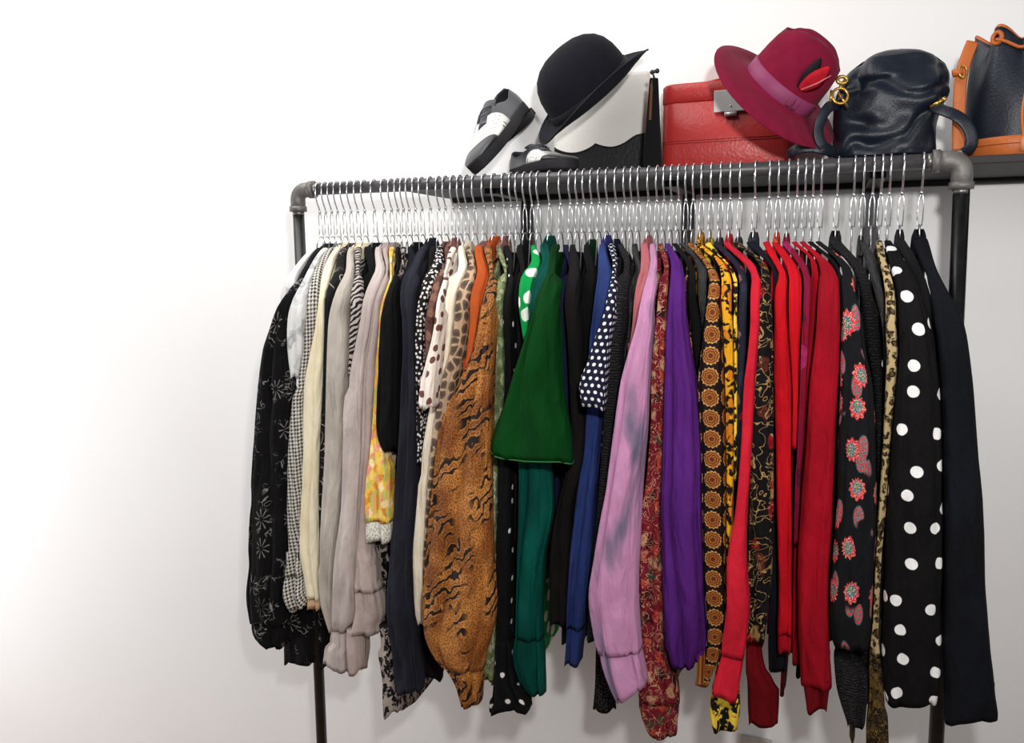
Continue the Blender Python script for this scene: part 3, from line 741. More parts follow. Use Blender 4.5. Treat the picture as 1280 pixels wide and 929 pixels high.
# the clothes, in order along the rail. rows: photo y, left and right outline of the near sleeve
G = 'clothes on the pipe rack'
CL = [
 dict(k='sheer', n='blouse', L='sheer white blouse, first on the rail, peeping past the black floral jacket', h='sheer white blouse', m=SHEER, x=387, hem=640, rows=[(345,362,372),(365,353,372),(380,352,376),(392,357,380)], lay=-1),
 dict(hr=[(735,362,388),(800,355,394),(828,349,393)], hl=-1, k='blackfloral', n='jacket', L='black jacket with white line-drawn flowers at the left end of the rail', h='black floral jacket', m=FLORAL, top=CHAR, x=396, hem=826, rows=[(350,372,384),(395,345,366),(450,331,368),(540,322,366),(640,316,362),(700,314,360),(750,312,357),(790,322,357),(808,338,356)], cuff=782, cm=FLORAL, col=CHAR, lay=0),
 dict(k='eyelet', n='blouse', L='white short-sleeved eyelet blouse with grey patches, beside the black floral jacket', h='white eyelet blouse', m=GREYP, x=404, hem=700, rows=[(362,370,388),(385,361,386),(410,356,384),(440,357,381),(472,360,376),(482,361,375,474)], lay=0, sm=GREYP),
 dict(k='hound', n='shirt', L='black and white houndstooth shirt with a long patterned sleeve', h='houndstooth shirt', m=HOUND, x=413, hem=760, rows=[(345,390,402),(370,384,400),(400,382,396),(440,379,390),(480,371,383),(540,362,381),(600,360,380),(650,362,378),(690,363,379),(725,357,384),(745,360,386),(764,368,386,756)], cuff=724, col=HOUND, lay=0),
 dict(k='cream', n='shirt', L='plain cream shirt next to the houndstooth one', h='plain cream shirt', m=CREAM, x=424, hem=740, rows=[(350,402,412),(372,398,406),(405,396,406),(440,390,405),(480,384,404),(540,382,401),(600,381,399),(640,379,398),(700,378,400),(740,384,402),(760,386,402)], cuff=750, cm=PEACH, col=CREAM, lay=0),
 dict(k='blackline', n='blouse', L='black blouse with pale scribbled lines, a thin strip beside the cream shirt', h='black scribble blouse', m=BKLINE, x=432, hem=812, rows=[(345,418,430),(370,408,418),(405,406,413),(440,405,411),(480,404,410),(560,401,409),(640,399,404),(690,400,404)], col=BKLINE, lay=0),
 dict(k='greige', n='shirt', L='greige long-sleeved shirt with a short folded cream cap', h='greige shirt', m=BEIGE, x=441, hem=770, rows=[(342,432,444),(370,420,438),(390,412,432),(420,411,434),(500,409,429),(600,407,426),(660,402,421),(700,399,418),(750,402,417),(790,412,420)], col=CREAM, cap=True, lay=0),
 dict(k='zebra', n='blouse', L='dark blouse with white zebra stripes at the shoulder', h='zebra striped blouse', m=ZEBRA, x=451, hem=760, rows=[(340,444,455),(380,439,452),(430,437,447),(470,435,441)], col=CREAM, lay=0),
 dict(k='blackshort', n='top', L='black top with a tall collar between the zebra blouse and the pale mauve shirt', h='tall-collared black top', m=BK, x=463, hem=740, rows=[(335,455,471),(360,451,464),(400,449,455),(430,444,449)], col=BK, colw=.016, lay=-1),
 dict(k='mauve', n='shirt', L='pale mauve shirt whose long sleeve ends in a striped buttoned cuff', h='pale mauve shirt', m=LILB, x=475, hem=700, rows=[(340,470,484),(360,461,476),(400,452,465),(450,440,457),(500,433,454),(560,431,452),(640,427,447),(700,420,445),(750,417,444),(790,411,440),(824,407,436,838)], cuff=787, col=LILB, lay=0),
 dict(hr=[(784,430,452),(812,433,456),(839,434,452)], k='taupe', n='shirt', L='taupe shirt with a flared sleeve hem, beside the pale mauve shirt', h='taupe shirt', m=TAUPE, x=486, hem=835, rows=[(340,482,492),(355,474,488),(400,465,476),(450,458,471),(500,455,468),(560,453,464),(640,448,462),(680,446,465),(720,445,470),(750,445,477),(790,441,482)], cuff=738, col=TAUPE, lay=0),
 dict(k='yfloral', n='blouse', L='yellow and pink floral blouse with a white lace cuff', h='yellow floral blouse', m=YFLOR, x=494, hem=640, rows=[(350,484,492),(400,473,479),(470,468,473),(550,465,474),(566,464,485),(600,459,488),(640,457,492),(655,456,493),(675,459,491)], cuff=656, cm=LACE, lay=0),
 dict(k='blackknit', n='sweater', L='plain black sweater above the yellow floral blouse', h='plain black sweater', m=BK, x=503, hem=800, rows=[(335,496,508),(360,481,497),(400,475,497),(480,474,498),(530,473,497),(562,478,496)], lay=0, hemdark=1),
 dict(hr=[(780,470,488),(830,477,494),(862,482,500),(869,485,527),(896,488,528)], k='snow', n='dress', L='grey and black leopard print dress with a long printed hem', h='grey leopard dress', m=SNOW, x=512, hem=892, rows=[(350,490,496),(450,490,497),(560,487,495),(640,484,492),(690,464,490),(740,470,490),(790,476,490),(830,484,494),(870,487,500)], lay=-1, hemx=.0, wideb=True),
 dict(k='navycoat', n='jacket', L='navy-black jacket tucked under the charcoal coat', h='navy-black jacket', m=NAVYBK, x=520, hem=790, rows=[(330,511,524),(350,500,510),(400,498,504),(480,500,504),(540,498,502)], col=NAVYBK, lay=-1),
 dict(k='charcoal', n='coat', L='charcoal coat with a turned-up collar and one long plain sleeve', h='charcoal coat', m=CHAR, x=536, hem=850, rows=[(325,528,542),(340,510,530),(355,504,522),(400,504,518),(480,503,520),(560,500,520),(640,494,518),(700,490,517),(760,486,519),(800,491,521),(840,494,526),(862,498,527)], col=CHAR, colw=.013, coltop=.023, lay=0),
 dict(hr=[(785,523,533),(830,524,556),(848,527,553)], hl=-1, k='brownblack', n='cardigan', L='dark brown-black cardigan beside the charcoal coat', h='brown-black cardigan', m=WARMBK, x=546, hem=842, rows=[(345,526,541),(380,518,528),(440,518,524),(500,520,524),(600,519,522),(720,518,521)], lay=-1),
 dict(k='mosaic', n='blouse', L='black blouse with a white mosaic print along its edge', h='white mosaic blouse', m=BWDOT, x=555, hem=770, rows=[(330,542,555),(350,531,543),(372,525,534),(400,521,529),(450,520,529),(500,521,527),(580,522,528)], col=BRPLAID, lay=0),
 dict(k='plaid', n='shirt', L='brown-red checked shirt behind the white spotted blouse', h='brown-red checked shirt', m=BRPLAID, x=564, hem=760, rows=[(330,556,563),(350,544,553),(372,538,547),(400,532,542),(440,532,541),(480,530,536)], col=MAUVEPR, coltop=.022, lay=0),
 dict(k='wspot', n='blouse', L='white short-sleeved blouse with scattered brown spots', h='white brown-spotted blouse', m=WBSPOT, x=574, hem=720, rows=[(345,556,563),(380,546,551),(420,541,547),(450,534,546),(480,527,543),(510,524,541)], lay=1),
 dict(k='ivory', n='shirt', L='ivory shirt with a long narrow sleeve beside the giraffe print', h='ivory shirt', m=IVORY, x=584, hem=740, rows=[(330,570,588),(350,559,578),(400,552,568),(450,547,562),(480,543,552),(520,536,545),(560,529,539),(640,521,533),(700,517,530),(760,519,532),(780,523,531)], col=IVORY, lay=0),
 dict(k='giraffe', n='blouse', L='tan blouse with brown giraffe spots', h='giraffe print blouse', m=GIR, x=594, hem=800, rows=[(340,583,596),(365,572,589),(400,567,583),(440,561,579),(480,550,570),(520,544,562),(560,539,557),(640,533,548),(700,530,541),(775,530,538)], lay=0),
 dict(k='orange', n='shirt', L='plain orange shirt with rolled shoulders above the tiger print', h='orange shirt', m=ORANGE, x=606, hem=740, rows=[(325,603,616),(345,597,613),(370,589,606),(400,587,601),(430,585,598),(460,582,594),(485,578,590)], col=MAUVEPR, lay=0),
 dict(k='tiger', n='blouse', L='wide brown and gold tiger print blouse with a gathered cuff', h='tiger print blouse', m=TIGER, x=618, hem=842, rows=[(340,612,623),(370,606,619),(400,600,615),(440,592,614),(480,575,614),(520,557,614),(560,548,613),(600,544,613),(650,538,614),(700,534,616),(760,530,619),(790,532,616),(820,546,606),(842,568,602),(880,578,598)], cuff=838, col=ORANGE, coltop=.024, lay=1, fold=.3),
 dict(k='olive', n='shirt', L='olive green paisley shirt beside the tiger print blouse', h='olive paisley shirt', m=OLIVE, x=631, hem=862, rows=[(340,624,636),(365,619,633),(400,615,629),(440,613,632),(480,614,632),(520,612,629),(600,612,622),(700,608,620),(800,604,622),(850,604,620)], col=MAUVEPR, coltop=.024, lay=0),
 dict(hr=[(800,620,640),(850,617,648),(876,613,672),(886,616,662)], k='spotblack', n='dress', L='long black dress with sparse white dots, beside the olive paisley shirt', h='black sparse-dot dress', m=DOTBK, x=641, hem=876, rows=[(330,634,647),(360,631,642),(400,629,640),(480,630,640),(560,624,638),(640,622,638),(720,621,638),(800,620,637),(850,620,634)], lay=0),
 dict(k='charblack', n='jacket', L='soft black jacket between the white-dotted dress and the green velvet jacket', h='soft black jacket', m=WARMBK, x=656, hem=800, rows=[(325,650,667),(345,643,658),(370,639,654),(400,639,652),(480,639,652),(560,638,650),(640,638,650),(680,638,648)], col=BK2, lay=-1),
 dict(k='greendot', n='blouse', L='bright green blouse with large white dots', h='bright green dotted blouse', m=GRDOT, x=672, hem=846, rows=[(330,664,678),(345,653,670),(370,649,664),(400,651,661),(425,654,660)], lay=0),
 dict(k='teal', n='blouse', L='teal velvet blouse hanging below the green velvet flared jacket', h='teal velvet blouse', m=TEAL, x=687, hem=740, rows=[(330,676,692),(360,665,680),(400,662,672),(430,661,668),(520,656,672),(575,651,686),(640,650,690),(700,648,680),(780,646,677),(830,643,680),(850,649,680,869)], cuff=800, col=TEAL, coltop=.023, colw=.016, lay=0),
 dict(k='velvet', n='jacket', L='green velvet jacket with a wide flared short sleeve', h='green velvet flared jacket', m=VELVET, x=701, hem=640, rows=[(325,692,710),(345,684,706),(380,671,698),(420,659,699),(460,645,701),(500,633,705),(540,618,713),(550,614,715),(566,614,716,578)], lay=1, fold=.16, velvet=True),
 dict(k='navytop', n='top', L='dark navy top showing as a thin strip beside the green velvet', h='dark navy top', m=NAVY, x=713, hem=760, rows=[(340,703,713),(380,699,708),(440,699,711),(500,704,713),(560,706,714)], lay=-1),
 dict(k='warmblack', n='cardigan', L='plain black cardigan with rounded shoulder, next to the green velvet jacket', h='rounded black cardigan', m=WARMBK, x=724, hem=812, rows=[(335,712,728),(360,708,725),(420,710,727),(480,713,728),(560,714,732),(640,696,714),(700,688,712),(780,688,708)], lay=0),
 dict(k='greencol', n='shirt', L='black shirt with a dark green collar', h='green-collared black shirt', m=BK, x=739, hem=820, rows=[(345,730,747),(370,727,743),(420,727,740),(480,728,736),(560,732,736)], col=VELVET, lay=-1),
 dict(k='periw', n='shirt', L='blue shirt with a purple collar and a long blue sleeve', h='blue shirt', m=DENIM, x=757, hem=790, rows=[(325,755,770),(345,747,766),(380,743,762),(420,738,755),(460,736,750),(505,735,752),(560,729,748),(640,719,742),(700,713,738),(760,709,733),(800,708,728),(830,706,725)], cuff=790, col=PERI, coltop=.022, lay=0),
 dict(k='pindot', n='blouse', L='navy blouse with small white pin dots and a pointed short sleeve', h='navy pin-dot blouse', m=PDOT, x=769, hem=640, rows=[(330,766,777),(360,762,771),(390,756,768),(420,745,762),(450,736,759),(480,725,757),(497,726,756),(503,727,756,512)], col=NAVY, lay=1, fold=.06),
 dict(k='ruffle', n='blouse', L='black ruffled blouse beside the navy pin-dot one', h='black ruffled blouse', m=RUFF, x=781, hem=832, rows=[(330,775,792),(360,767,787),(400,764,784),(440,760,778),(480,758,776),(560,753,770),(640,746,762),(720,738,752),(800,734,748)], lay=0),
 dict(hr=[(790,746,758),(862,743,768),(886,741,770)], hl=-1, k='satin', n='blouse', L='black satin blouse just before the dusty rose shirt', h='black satin blouse', m=SHINY, x=797, hem=880, rows=[(345,790,805),(370,784,800),(400,781,793),(440,779,787),(520,772,780)], lay=-1, bm=BLACE),
 dict(k='rose', n='shirt', L='dusty rose shirt beside the lilac tie-dye shirt', h='dusty rose shirt', m=ROSE, x=810, hem=760, rows=[(330,801,818),(355,796,811),(400,791,802),(430,787,795),(470,783,789)], col=ROSE, coltop=.02, lay=0),
 dict(k='tie', n='shirt', L='lilac tie-dyed shirt with a long sleeve and buttoned cuff', h='lilac tie-dye shirt', m=TIE, x=821, hem=790, rows=[(335,811,826),(365,804,819),(400,797,816),(440,786,813),(480,776,811),(540,768,808),(600,760,803),(680,746,799),(740,737,797),(780,741,799),(825,754,802),(876,776,808,856)], cuff=822, lay=1, fold=.2, btn=1),
 dict(k='redpaisley', n='dress', L='red floral paisley dress with a long gathered sleeve between lilac and purple', h='red paisley dress', m=REDPAI, x=833, hem=860, rows=[(330,826,838),(380,822,834),(420,818,832),(480,814,832),(520,814,830),(600,808,828),(640,801,827),(700,797,828),(780,800,830),(835,802,834),(850,799,846),(880,798,850),(900,806,847),(913,812,846,918)], cuff=876, lay=0, fold=.25),
 dict(k='purple', n='blouse', L='plain purple blouse with a long straight sleeve', h='purple blouse', m=PURP, x=847, hem=780, rows=[(330,837,856),(360,836,857),(400,834,858),(440,832,864),(480,830,871),(540,829,876),(600,826,878),(640,826,878),(720,829,881),(800,830,885),(830,838,886)], lay=0, fold=.3, ruff=.12),
 dict(k='blacka', n='top', L='black top just past the purple blouse', h='first black top past the purple blouse', m=BK2, x=862, hem=812, rows=[(335,857,869),(370,859,872),(420,865,878),(460,870,878)], lay=-1),
 dict(k='blackb', n='blouse', L='black blouse between the plain black top and the medallion print', h='black blouse before the medallion print', m=SHINY, x=876, hem=872, rows=[(330,869,884),(370,871,883),(400,876,884),(430,878,882)], lay=-1),
 dict(k='med', n='dress', L='black dress with a column of brown and gold medallions', h='medallion print dress', m=MED, x=892, hem=864, rows=[(345,887,899),(380,884,901),(420,879,904),(480,873,906),(560,876,907),(640,877,908),(720,879,907),(800,882,906),(855,868,887)], lay=0, fold=.1),
 dict(k='yleo', n='blouse', L='golden yellow blouse with black leopard blotches', h='golden leopard blouse', m=YLEO, x=906, hem=836, rows=[(310,899,914),(330,898,914),(380,900,916),(440,904,918),(520,907,918),(600,908,916),(700,907,914),(800,906,914),(866,888,925),(890,888,925),(910,892,922)], cuff=862, cm=YBLK, col=YLEO, coltop=.024, lay=0),
 dict(k='yblk', n='top', L='pale yellow and black blotched top, a narrow strip', h='yellow and black blotched top', m=YBLK, x=918, hem=740, rows=[(320,913,923),(350,914,923),(400,915,922),(480,917,921),(600,917,921)], col=YBLK, lay=0),
 dict(k='navred', n='blouse', L='navy blouse with red scarf print at the neck', h='navy and red scarf-print blouse', m=NAVRED, x=930, hem=760, rows=[(320,922,936),(340,922,932),(400,922,933),(480,922,930),(600,921,928)], col=SLATE, lay=0),
 dict(k='redshirt', n='shirt', L='coral red shirt with a long sleeve and wide cuff', h='coral red shirt', m=RED, x=944, hem=842, rows=[(320,936,955),(340,938,952),(370,938,950),(400,938,949),(440,935,946),(480,930,943),(560,926,939),(640,919,934),(700,909,933),(760,908,937),(800,903,933),(825,900,930),(864,890,921,874)], cuff=822, col=RED, coltop=.02, lay=1, fold=.14),
 dict(hr=[(790,933,950),(838,932,958),(852,934,974),(905,935,973)], hl=-1, k='multi', n='blouse', L='black blouse with red and gold leaf print, beside the coral red shirt', h='black leaf-print blouse', m=MULTI, x=957, hem=880, rows=[(330,949,962),(360,947,964),(420,944,966),(480,942,967),(560,939,967),(640,937,967),(720,935,965),(800,932,956)], col=SLATE, lay=0, bm=DKRED),
 dict(k='slate', n='jacket', L='slate jacket with a tall turned-up collar', h='slate jacket', m=NAVYBK, x=970, hem=826, rows=[(320,963,976),(345,966,976),(400,966,969),(480,967,971),(560,967,970),(640,965,976),(720,964,978),(800,960,974),(838,961,984)], col=SLATE, colw=.018, coltop=.023, lay=-1),
 dict(k='bright', n='jacket', L='bright red jacket with a smooth rounded shoulder', h='bright red jacket', m=BRIGHT, x=983, hem=804, rows=[(345,973,984),(360,969,984),(400,968,984),(480,968,989),(560,970,989),(640,971,990),(720,973,990),(800,972,990),(815,974,988)], cuff=800, cm=CRIM, lay=0, fold=.18),
 dict(k='redgold', n='blouse', L='red blouse with a gold patterned neck trim', h='red and gold trimmed blouse', m=BRIGHT, x=994, hem=835, rows=[(310,985,1002),(340,985,1003),(380,985,1003),(420,986,1000),(480,990,998),(560,990,996)], col=REDORN, coltop=.022, lay=0, trim=1),
 dict(k='magenta', n='blouse', L='magenta and plum blouse beside the red wool jacket', h='magenta and plum blouse', m=MAGEN, x=1007, hem=800, rows=[(315,999,1013),(340,1000,1013),(380,1003,1013),(440,1001,1010),(520,998,1006),(600,994,1001),(680,992,997)], col=MAGEN, coltop=.02, lay=0),
 dict(k='crimson', n='shirt', L='crimson shirt half hidden by the red wool jacket', h='crimson shirt', m=CRIM, x=1019, hem=840, rows=[(325,1013,1025),(360,1012,1024),(400,1008,1020),(480,1002,1013),(560,998,1008),(640,994,1001),(760,991,998),(830,990,999)], lay=-1),
 dict(hr=[(846,1003,1039),(886,1008,1034)], k='redwool', n='jacket', L='wide red wool jacket with a broad straight sleeve', h='red wool jacket', m=JRED, x=1034, hem=884, rows=[(318,1027,1041),(340,1024,1047),(370,1022,1051),(420,1019,1051),(480,1012,1048),(560,1007,1044),(640,1000,1041),(720,997,1036),(800,998,1037),(851,1001,1040,858)], lay=0, fold=.1, bm=DKRED),
 dict(k='blackgap', n='top', L='thin black top squeezed between the red wool jacket and the flowered dress', h='thin black top', m=BK2, x=1043, hem=830, rows=[(330,1041,1051),(370,1046,1056),(420,1047,1058),(480,1043,1054),(560,1039,1052),(640,1036,1049),(720,1032,1044),(800,1032,1044)], lay=-1),
 dict(k='redflower', n='dress', L='dark slate dress scattered with red paisley flowers', h='red flowered dress', m=FLOW, x=1051, hem=866, rows=[(330,1045,1062),(360,1050,1068),(400,1051,1078),(440,1050,1083),(480,1050,1091),(560,1047,1095),(640,1045,1096),(720,1038,1095),(790,1038,1090),(806,1044,1086)], lay=0, fold=.12, bm=BK),
 dict(hr=[(822,1042,1082),(860,1046,1088),(905,1060,1082)], k='blackruff', n='blouse', L='black blouse with a big ruffled collar beside the flowered dress', h='black ruffle-collared blouse', m=RUFF, x=1069, hem=900, rows=[(315,1061,1085),(345,1069,1087),(400,1080,1098),(440,1085,1101),(480,1092,1103),(560,1096,1103),(640,1096,1102),(720,1090,1097),(800,1070,1090),(860,1060,1088),(898,1066,1084)], col=RUFF, colw=.02, coltop=.023, lay=-1, ruff=.3),
 dict(k='blacksheen', n='top', L='glossy black top just before the gold leopard blouse', h='glossy black top', m=SHINY, x=1086, hem=800, rows=[(325,1082,1096),(360,1088,1103),(400,1101,1110),(440,1104,1113),(560,1105,1116),(700,1100,1109),(800,1094,1105),(862,1096,1106)], col=SHINY, lay=-1),
 dict(k='goldleo', n='dress', L='gold and black leopard dress with a long brocade hem', h='gold leopard dress', m=GOLDLEO, x=1101, hem=945, rows=[(330,1099,1109),(360,1106,1118),(400,1107,1120),(440,1108,1122),(480,1107,1120),(560,1103,1113),(640,1098,1107),(700,1092,1102),(800,1088,1099),(860,1084,1108),(955,1082,1112)], lay=0, bm=BROC, cuff=825, cm=BROC),
 dict(k='coin', n='dress', L='black dress with big white coin dots', h='coin dot dress', m=BIGDOT, x=1115, hem=870, rows=[(315,1110,1124),(335,1113,1136),(360,1120,1148),(400,1123,1161),(440,1124,1168),(480,1120,1174),(560,1113,1177),(640,1108,1178),(720,1105,1178),(800,1102,1177),(860,1101,1175),(876,1104,1172)], lay=0, fold=.12),
 dict(k='velblack', n='blouse', L='black velvet blouse squeezed between the coin-dot dress and the end jacket', h='black velvet blouse', m=VELBK, x=1129, hem=820, rows=[(310,1124,1140),(335,1136,1152),(365,1148,1162),(400,1156,1172),(430,1160,1180),(560,1164,1190),(760,1164,1192)], col=VELBK, coltop=.023, colw=.013, lay=-1),
 dict(k='endjacket', n='jacket', L='long plain midnight-black jacket at the right end of the rail', h='midnight-black end jacket', m=BLKJ, x=1145, hem=890, rows=[(315,1143,1164),(335,1153,1170),(360,1162,1182),(400,1168,1203),(430,1172,1210),(480,1175,1216),(560,1178,1222),(640,1180,1229),(720,1180,1231),(800,1178,1237),(860,1180,1243),(899,1180,1247,893)], col=BLKJ, colw=.017, coltop=.023, lay=0, fold=.08),
]
EXTRA = [(529, 'between the navy-black jacket and the charcoal coat'), (649, 'between the sparse-dot black dress and the soft black jacket'), (664, 'just before the bright green dotted blouse'),
         (731, 'between the rounded black cardigan and the green-collared shirt'), (748, 'just before the blue shirt'), (789, 'between the black ruffled and black satin blouses'),
         (1078, 'between the ruffle-collared blouse and the glossy black top'), (1094, 'between the glossy black top and the gold leopard dress')]
ent = [(c['x'], c) for c in CL] + [(x, s) for x, s in EXTRA]
ent.sort(key=lambda e: e[0])
def nx(px):
    """place on the rail under neck position px"""
    d = ray(px, 300); q = CP+d*((0-CP.y)/d.y)
    return q.x
def need(c):
    if not isinstance(c, dict): return .0145
    return max(.0145, 2.15*c['colw'] if 'colw' in c else 0, .0185 if 'col' in c else 0)
xs = [nx(e[0]) for e in ent]
for _ in range(400):
    for i in range(len(xs)-1):
        g = (need(ent[i][1])+need(ent[i+1][1]))/2-(xs[i+1]-xs[i])
        if g > 0: xs[i] -= g/2; xs[i+1] += g/2
    xs[0] = max(xs[0], .062); xs[-1] = min(xs[-1], RAIL-.062)
def gap(i):
    a = xs[i]-xs[i-1] if i else .03
    b = xs[i+1]-xs[i] if i < len(xs)-1 else .03
    return min(a, b)
for i, (px, c) in enumerate(ent):
    if isinstance(c, dict): c['xh'] = xs[i]; c['sp'] = gap(i)
ps = []
for c in CL:
    c['p'] = make_piece(c['rows'], c['lay'], c['xh'], .40*c['sp']); c['p'].uo = 0; ps.append(c['p'])
    if 'hr' in c: c['q'] = make_piece(c['hr'], c.get('hl', 0), 0, 0, True); c['q'].uo = .1; c['q'].own = c['p']
ps += [c['q'] for c in CL if 'q' in c]
trim(ps)

# ------------------------------------------------------------------ hangers
M_CHR = plain('polished_chrome', (226, 226, 230), .16, .6, .92, ns=60, var=.96)
M_BALL = plain('chrome_tip', (214, 214, 218), .2, .6, .9)
def hanger_mesh():
    hk = MB(); pts = []
    for k in range(11):
        a = math.radians(-28+k*(208+0)/10)
        pts.append((0, .0162*math.cos(a), .0162*math.sin(a)))
    pts += [(0, -.0166, -.010), (0, -.0150, -.022), (0, -.0105, -.034), (0, -.0045, -.044), (0, -.001, -.052)]
    hk.wire(pts, .0018, 8)
    nk = MB()
    for sx in (-1, 1):
        nk.wire([(sx*.0012, -.001, -.056), (sx*.0036, -.002, -.064), (sx*.0044, 0, -.080), (sx*.0044, .001, -.100), (sx*.0036, sx*.006, -.112)], .00115, 6)
    sw = MB(); sw.ball((0, -.001, -.0535), .0036, 10, (1, 1, 1.2)); 
    sh = MB(); pts = []
    for s_ in (-1, 1):
        seq = [(0, s_*.002, -.1105), (0, s_*.009, -.114), (0, s_*.016, -.128), (0, s_*.0195, -.150), (0, s_*.026, -.184), (0, s_*.042, -.212), (0, s_*.058, -.234), (0, s_*.072, -.256)]
        if s_ > 0: seq[-1] = (0, .100, -.262)
        pts.append(seq)
    sh.wire(pts[0][::-1]+pts[1], .00145, 6)
    return hk, nk, sw, sh
hk, nk, sw, sh = hanger_mesh()
H0 = None
def dup(o, parent, off):
    c = o.copy(); COL.objects.link(c); c.parent = parent
    return c
def place_hanger(x, label, tw):
    global H0
    r = bpy.data.objects.new('coat_hanger', None); r.empty_display_size = .02
    r.location = (x, 0, H); r.rotation_euler = (0, 0, tw)
    tag(r, label, 'hanger', 'chrome hangers on the rail'); COL.objects.link(r)
    if H0 is None:
        H0 = []
        for nm, m_, mt in (('hook', hk, M_CHR), ('neck', nk, M_CHR), ('swivel', sw, M_BALL), ('shoulder_wire', sh, M_CHR)):
            o = m_.build(nm, mt, None, merge=False); o.parent = r; H0.append(o)
    else:
        for o in H0:
            c = o.copy(); c.parent = r; COL.objects.link(c)
rg = random.Random(3)
for i, (px, c) in enumerate(ent):
    lab = ('chrome wire hanger carrying the %s' % c['h']) if isinstance(c, dict) else ('bare chrome wire hanger %s' % c)
    place_hanger(xs[i], lab, rg.uniform(-.02, .02))

# ------------------------------------------------------------------ build the clothes
M_PIPING = solid('pale_green_piping', (46, 112, 60), (36, 92, 48))
for gi, c in enumerate(CL):
    rng = random.Random(100+gi)
    p = c['p']; xh, sp = c['xh'], c['sp']
    yb = c['hem']; d = on_roof((c['rows'][-1][1]+c['rows'][-1][2])/2, yb, -.1)
    zh = min(d.z, ZN-.2)
    root = thing(c['n'], c['L'], c['n'], (xh, 0, min(zh, p.zend)), G)
    bmat = c.get('bm', c['m'])
    body(xh, sp, zh, bmat, root, rng, uo=rng.uniform(0, .3))
    p.uo = 0 if c['k'] in ('med',) else rng.uniform(0, .3)
    cz = on_roof((c['rows'][-1][1]+c['rows'][-1][2])/2, c['cuff'], p.y0).z if 'cuff' in c else None
    so = sleeve(p, c['m'], root, rng, c.get('fold', .34)*1.15, cz, c.get('cm'), hem=.003, ruff=c.get('ruff', 0))
    if 'q' in c: sleeve(c['q'], bmat, root, rng, .3, hem=.006, name='hem')
    # far sleeve, towards the wall
    q = Piece(); q.layer = 0; q.y0 = .19; q.uo = .1
    zt, ze = ZN-.06, max(p.zend, .72)
    mb = MB(); rings, uvs = [], []
    hh = max(.004, min(.40*sp, .016)); nn = max(4, int((zt-ze)/.05))
    for k in range(nn+1):
        z = zt+(ze-zt)*k/nn; u = min(1, (zt-z)/.08)
        yc = .13+.055*math.sin(PI/2*u); b_ = .012+.018*u
        rings.append([(xh+hh*.9*math.cos(2*PI*j/14), yc+b_*math.sin(2*PI*j/14), z-.03*(0 if u >= 1 else (1-u)*math.sin(2*PI*j/14)*0)) for j in range(14)])
        uvs.append([(j/14*.12, z) for j in range(15)])
    mb.grid(rings, uvs); mb.cap(rings[0])
    mb.build('sleeve', c['m'], root)
    if c.get('velvet'):
        w = MB(); w.wire(p_last, .0014, 6, closed=True); w.build('piping', M_PIPING, so)
    if 'col' in c:
        collar(xh, sp, c['col'], root, min(c.get('colw', .0105), .42*sp), c.get('coltop', .014))
    if c.get('cap'):
        pass
# ------------------------------------------------------------------ things on the shelf
ST = SH_Z1
CB = -CF
def frame(o, xa, za):
    z = Vector(za).normalized(); x = Vector(xa); x = (x-z*x.dot(z)).normalized(); y = z.cross(x)
    m = Matrix((x, y, z)).transposed().to_4x4(); m.translation = Vector(o); return m
def cam_dir(r, u, b): return CR*r+CU*u+CB*b
def rrect(cx, cy, hx, hy, r, z, n=6):
    out = []
    for qx, qy, a0 in ((1, 1, 0), (-1, 1, 90), (-1, -1, 180), (1, -1, 270)):
        for k in range(n+1):
            a = math.radians(a0+90*k/n)
            out.append((cx+qx*(hx-r)+r*math.cos(a), cy+qy*(hy-r)+r*math.sin(a), z))
    return out
def loft(mb, rings, top=True, bottom=True):
    mb.grid(rings)
    if bottom: mb.cap(rings[0])
    if top: mb.cap(rings[-1])
from mathutils import noise as MN

# red train case
M_REDL = plain('red_leather', (206, 56, 54), .36, .5, 0, .25, 160, 8, .9)
M_SILV = plain('silver_clasp', (236, 234, 230), .35, .6, .25)
M_STIT = plain('dark_red_stitch', (140, 24, 28), .6, .3)
yf = .215; q0 = at(829, 160, yf+.03); q1 = at(999, 160, yf+.03)
cx, hx = (q0.x+q1.x)/2, (q1.x-q0.x)/2; cy, hy = yf+.062, .062
zt = at(845, 104, yf).z; zs = at(845, 128, yf).z; zst = at(860, 179, yf).z
case = thing('train_case', 'red leather train case with silver clasp, under the burgundy hat', 'vanity case', (cx, cy, ST))
w = MB(); loft(w, [rrect(cx, cy, hx-.003, hy-.003, .03, ST+.0005), rrect(cx, cy, hx, hy, .03, ST+.004), rrect(cx, cy, hx, hy, .03, zst-.002), rrect(cx, cy, hx, hy, .03, zs-.003), rrect(cx, cy, hx-.002, hy-.002, .029, zs-.0015)])
cb = w.build('case_body', M_REDL, case)
w = MB(); loft(w, [rrect(cx, cy, hx-.002, hy-.002, .029, zs-.001), rrect(cx, cy, hx+.0015, hy+.0015, .031, zs+.001), rrect(cx, cy, hx+.0012, hy+.0012, .031, zt-.006), rrect(cx, cy, hx-.002, hy-.002, .029, zt-.0015), rrect(cx, cy, hx-.010, hy-.010, .024, zt)])
lid = w.build('lid', M_REDL, case)
w = MB()
for dz in (0, .005):
    w.wire(rrect(cx, cy, hx+.0004, hy+.0004, .03, zst+dz), .0007, 6, closed=True)
w.build('stitching', M_STIT, cb)
w = MB(); w.wire([(cx-.062, cy, zt), (cx-.058, cy, zt+.007), (cx-.03, cy, zt+.012), (cx+.03, cy, zt+.012), (cx+.058, cy, zt+.007), (cx+.062, cy, zt)], .005, 10, flat=(1.6, .8))
w.build('handle', M_REDL, lid)
a, b = at(893, 114, yf-.003), at(935, 140, yf-.003)
w = MB(); w.box((a.x, yf-.0085, b.z+.003), (b.x, yf-.0018, a.z)); w.build('clasp', M_SILV, case, smooth=False, bevel=.0015)
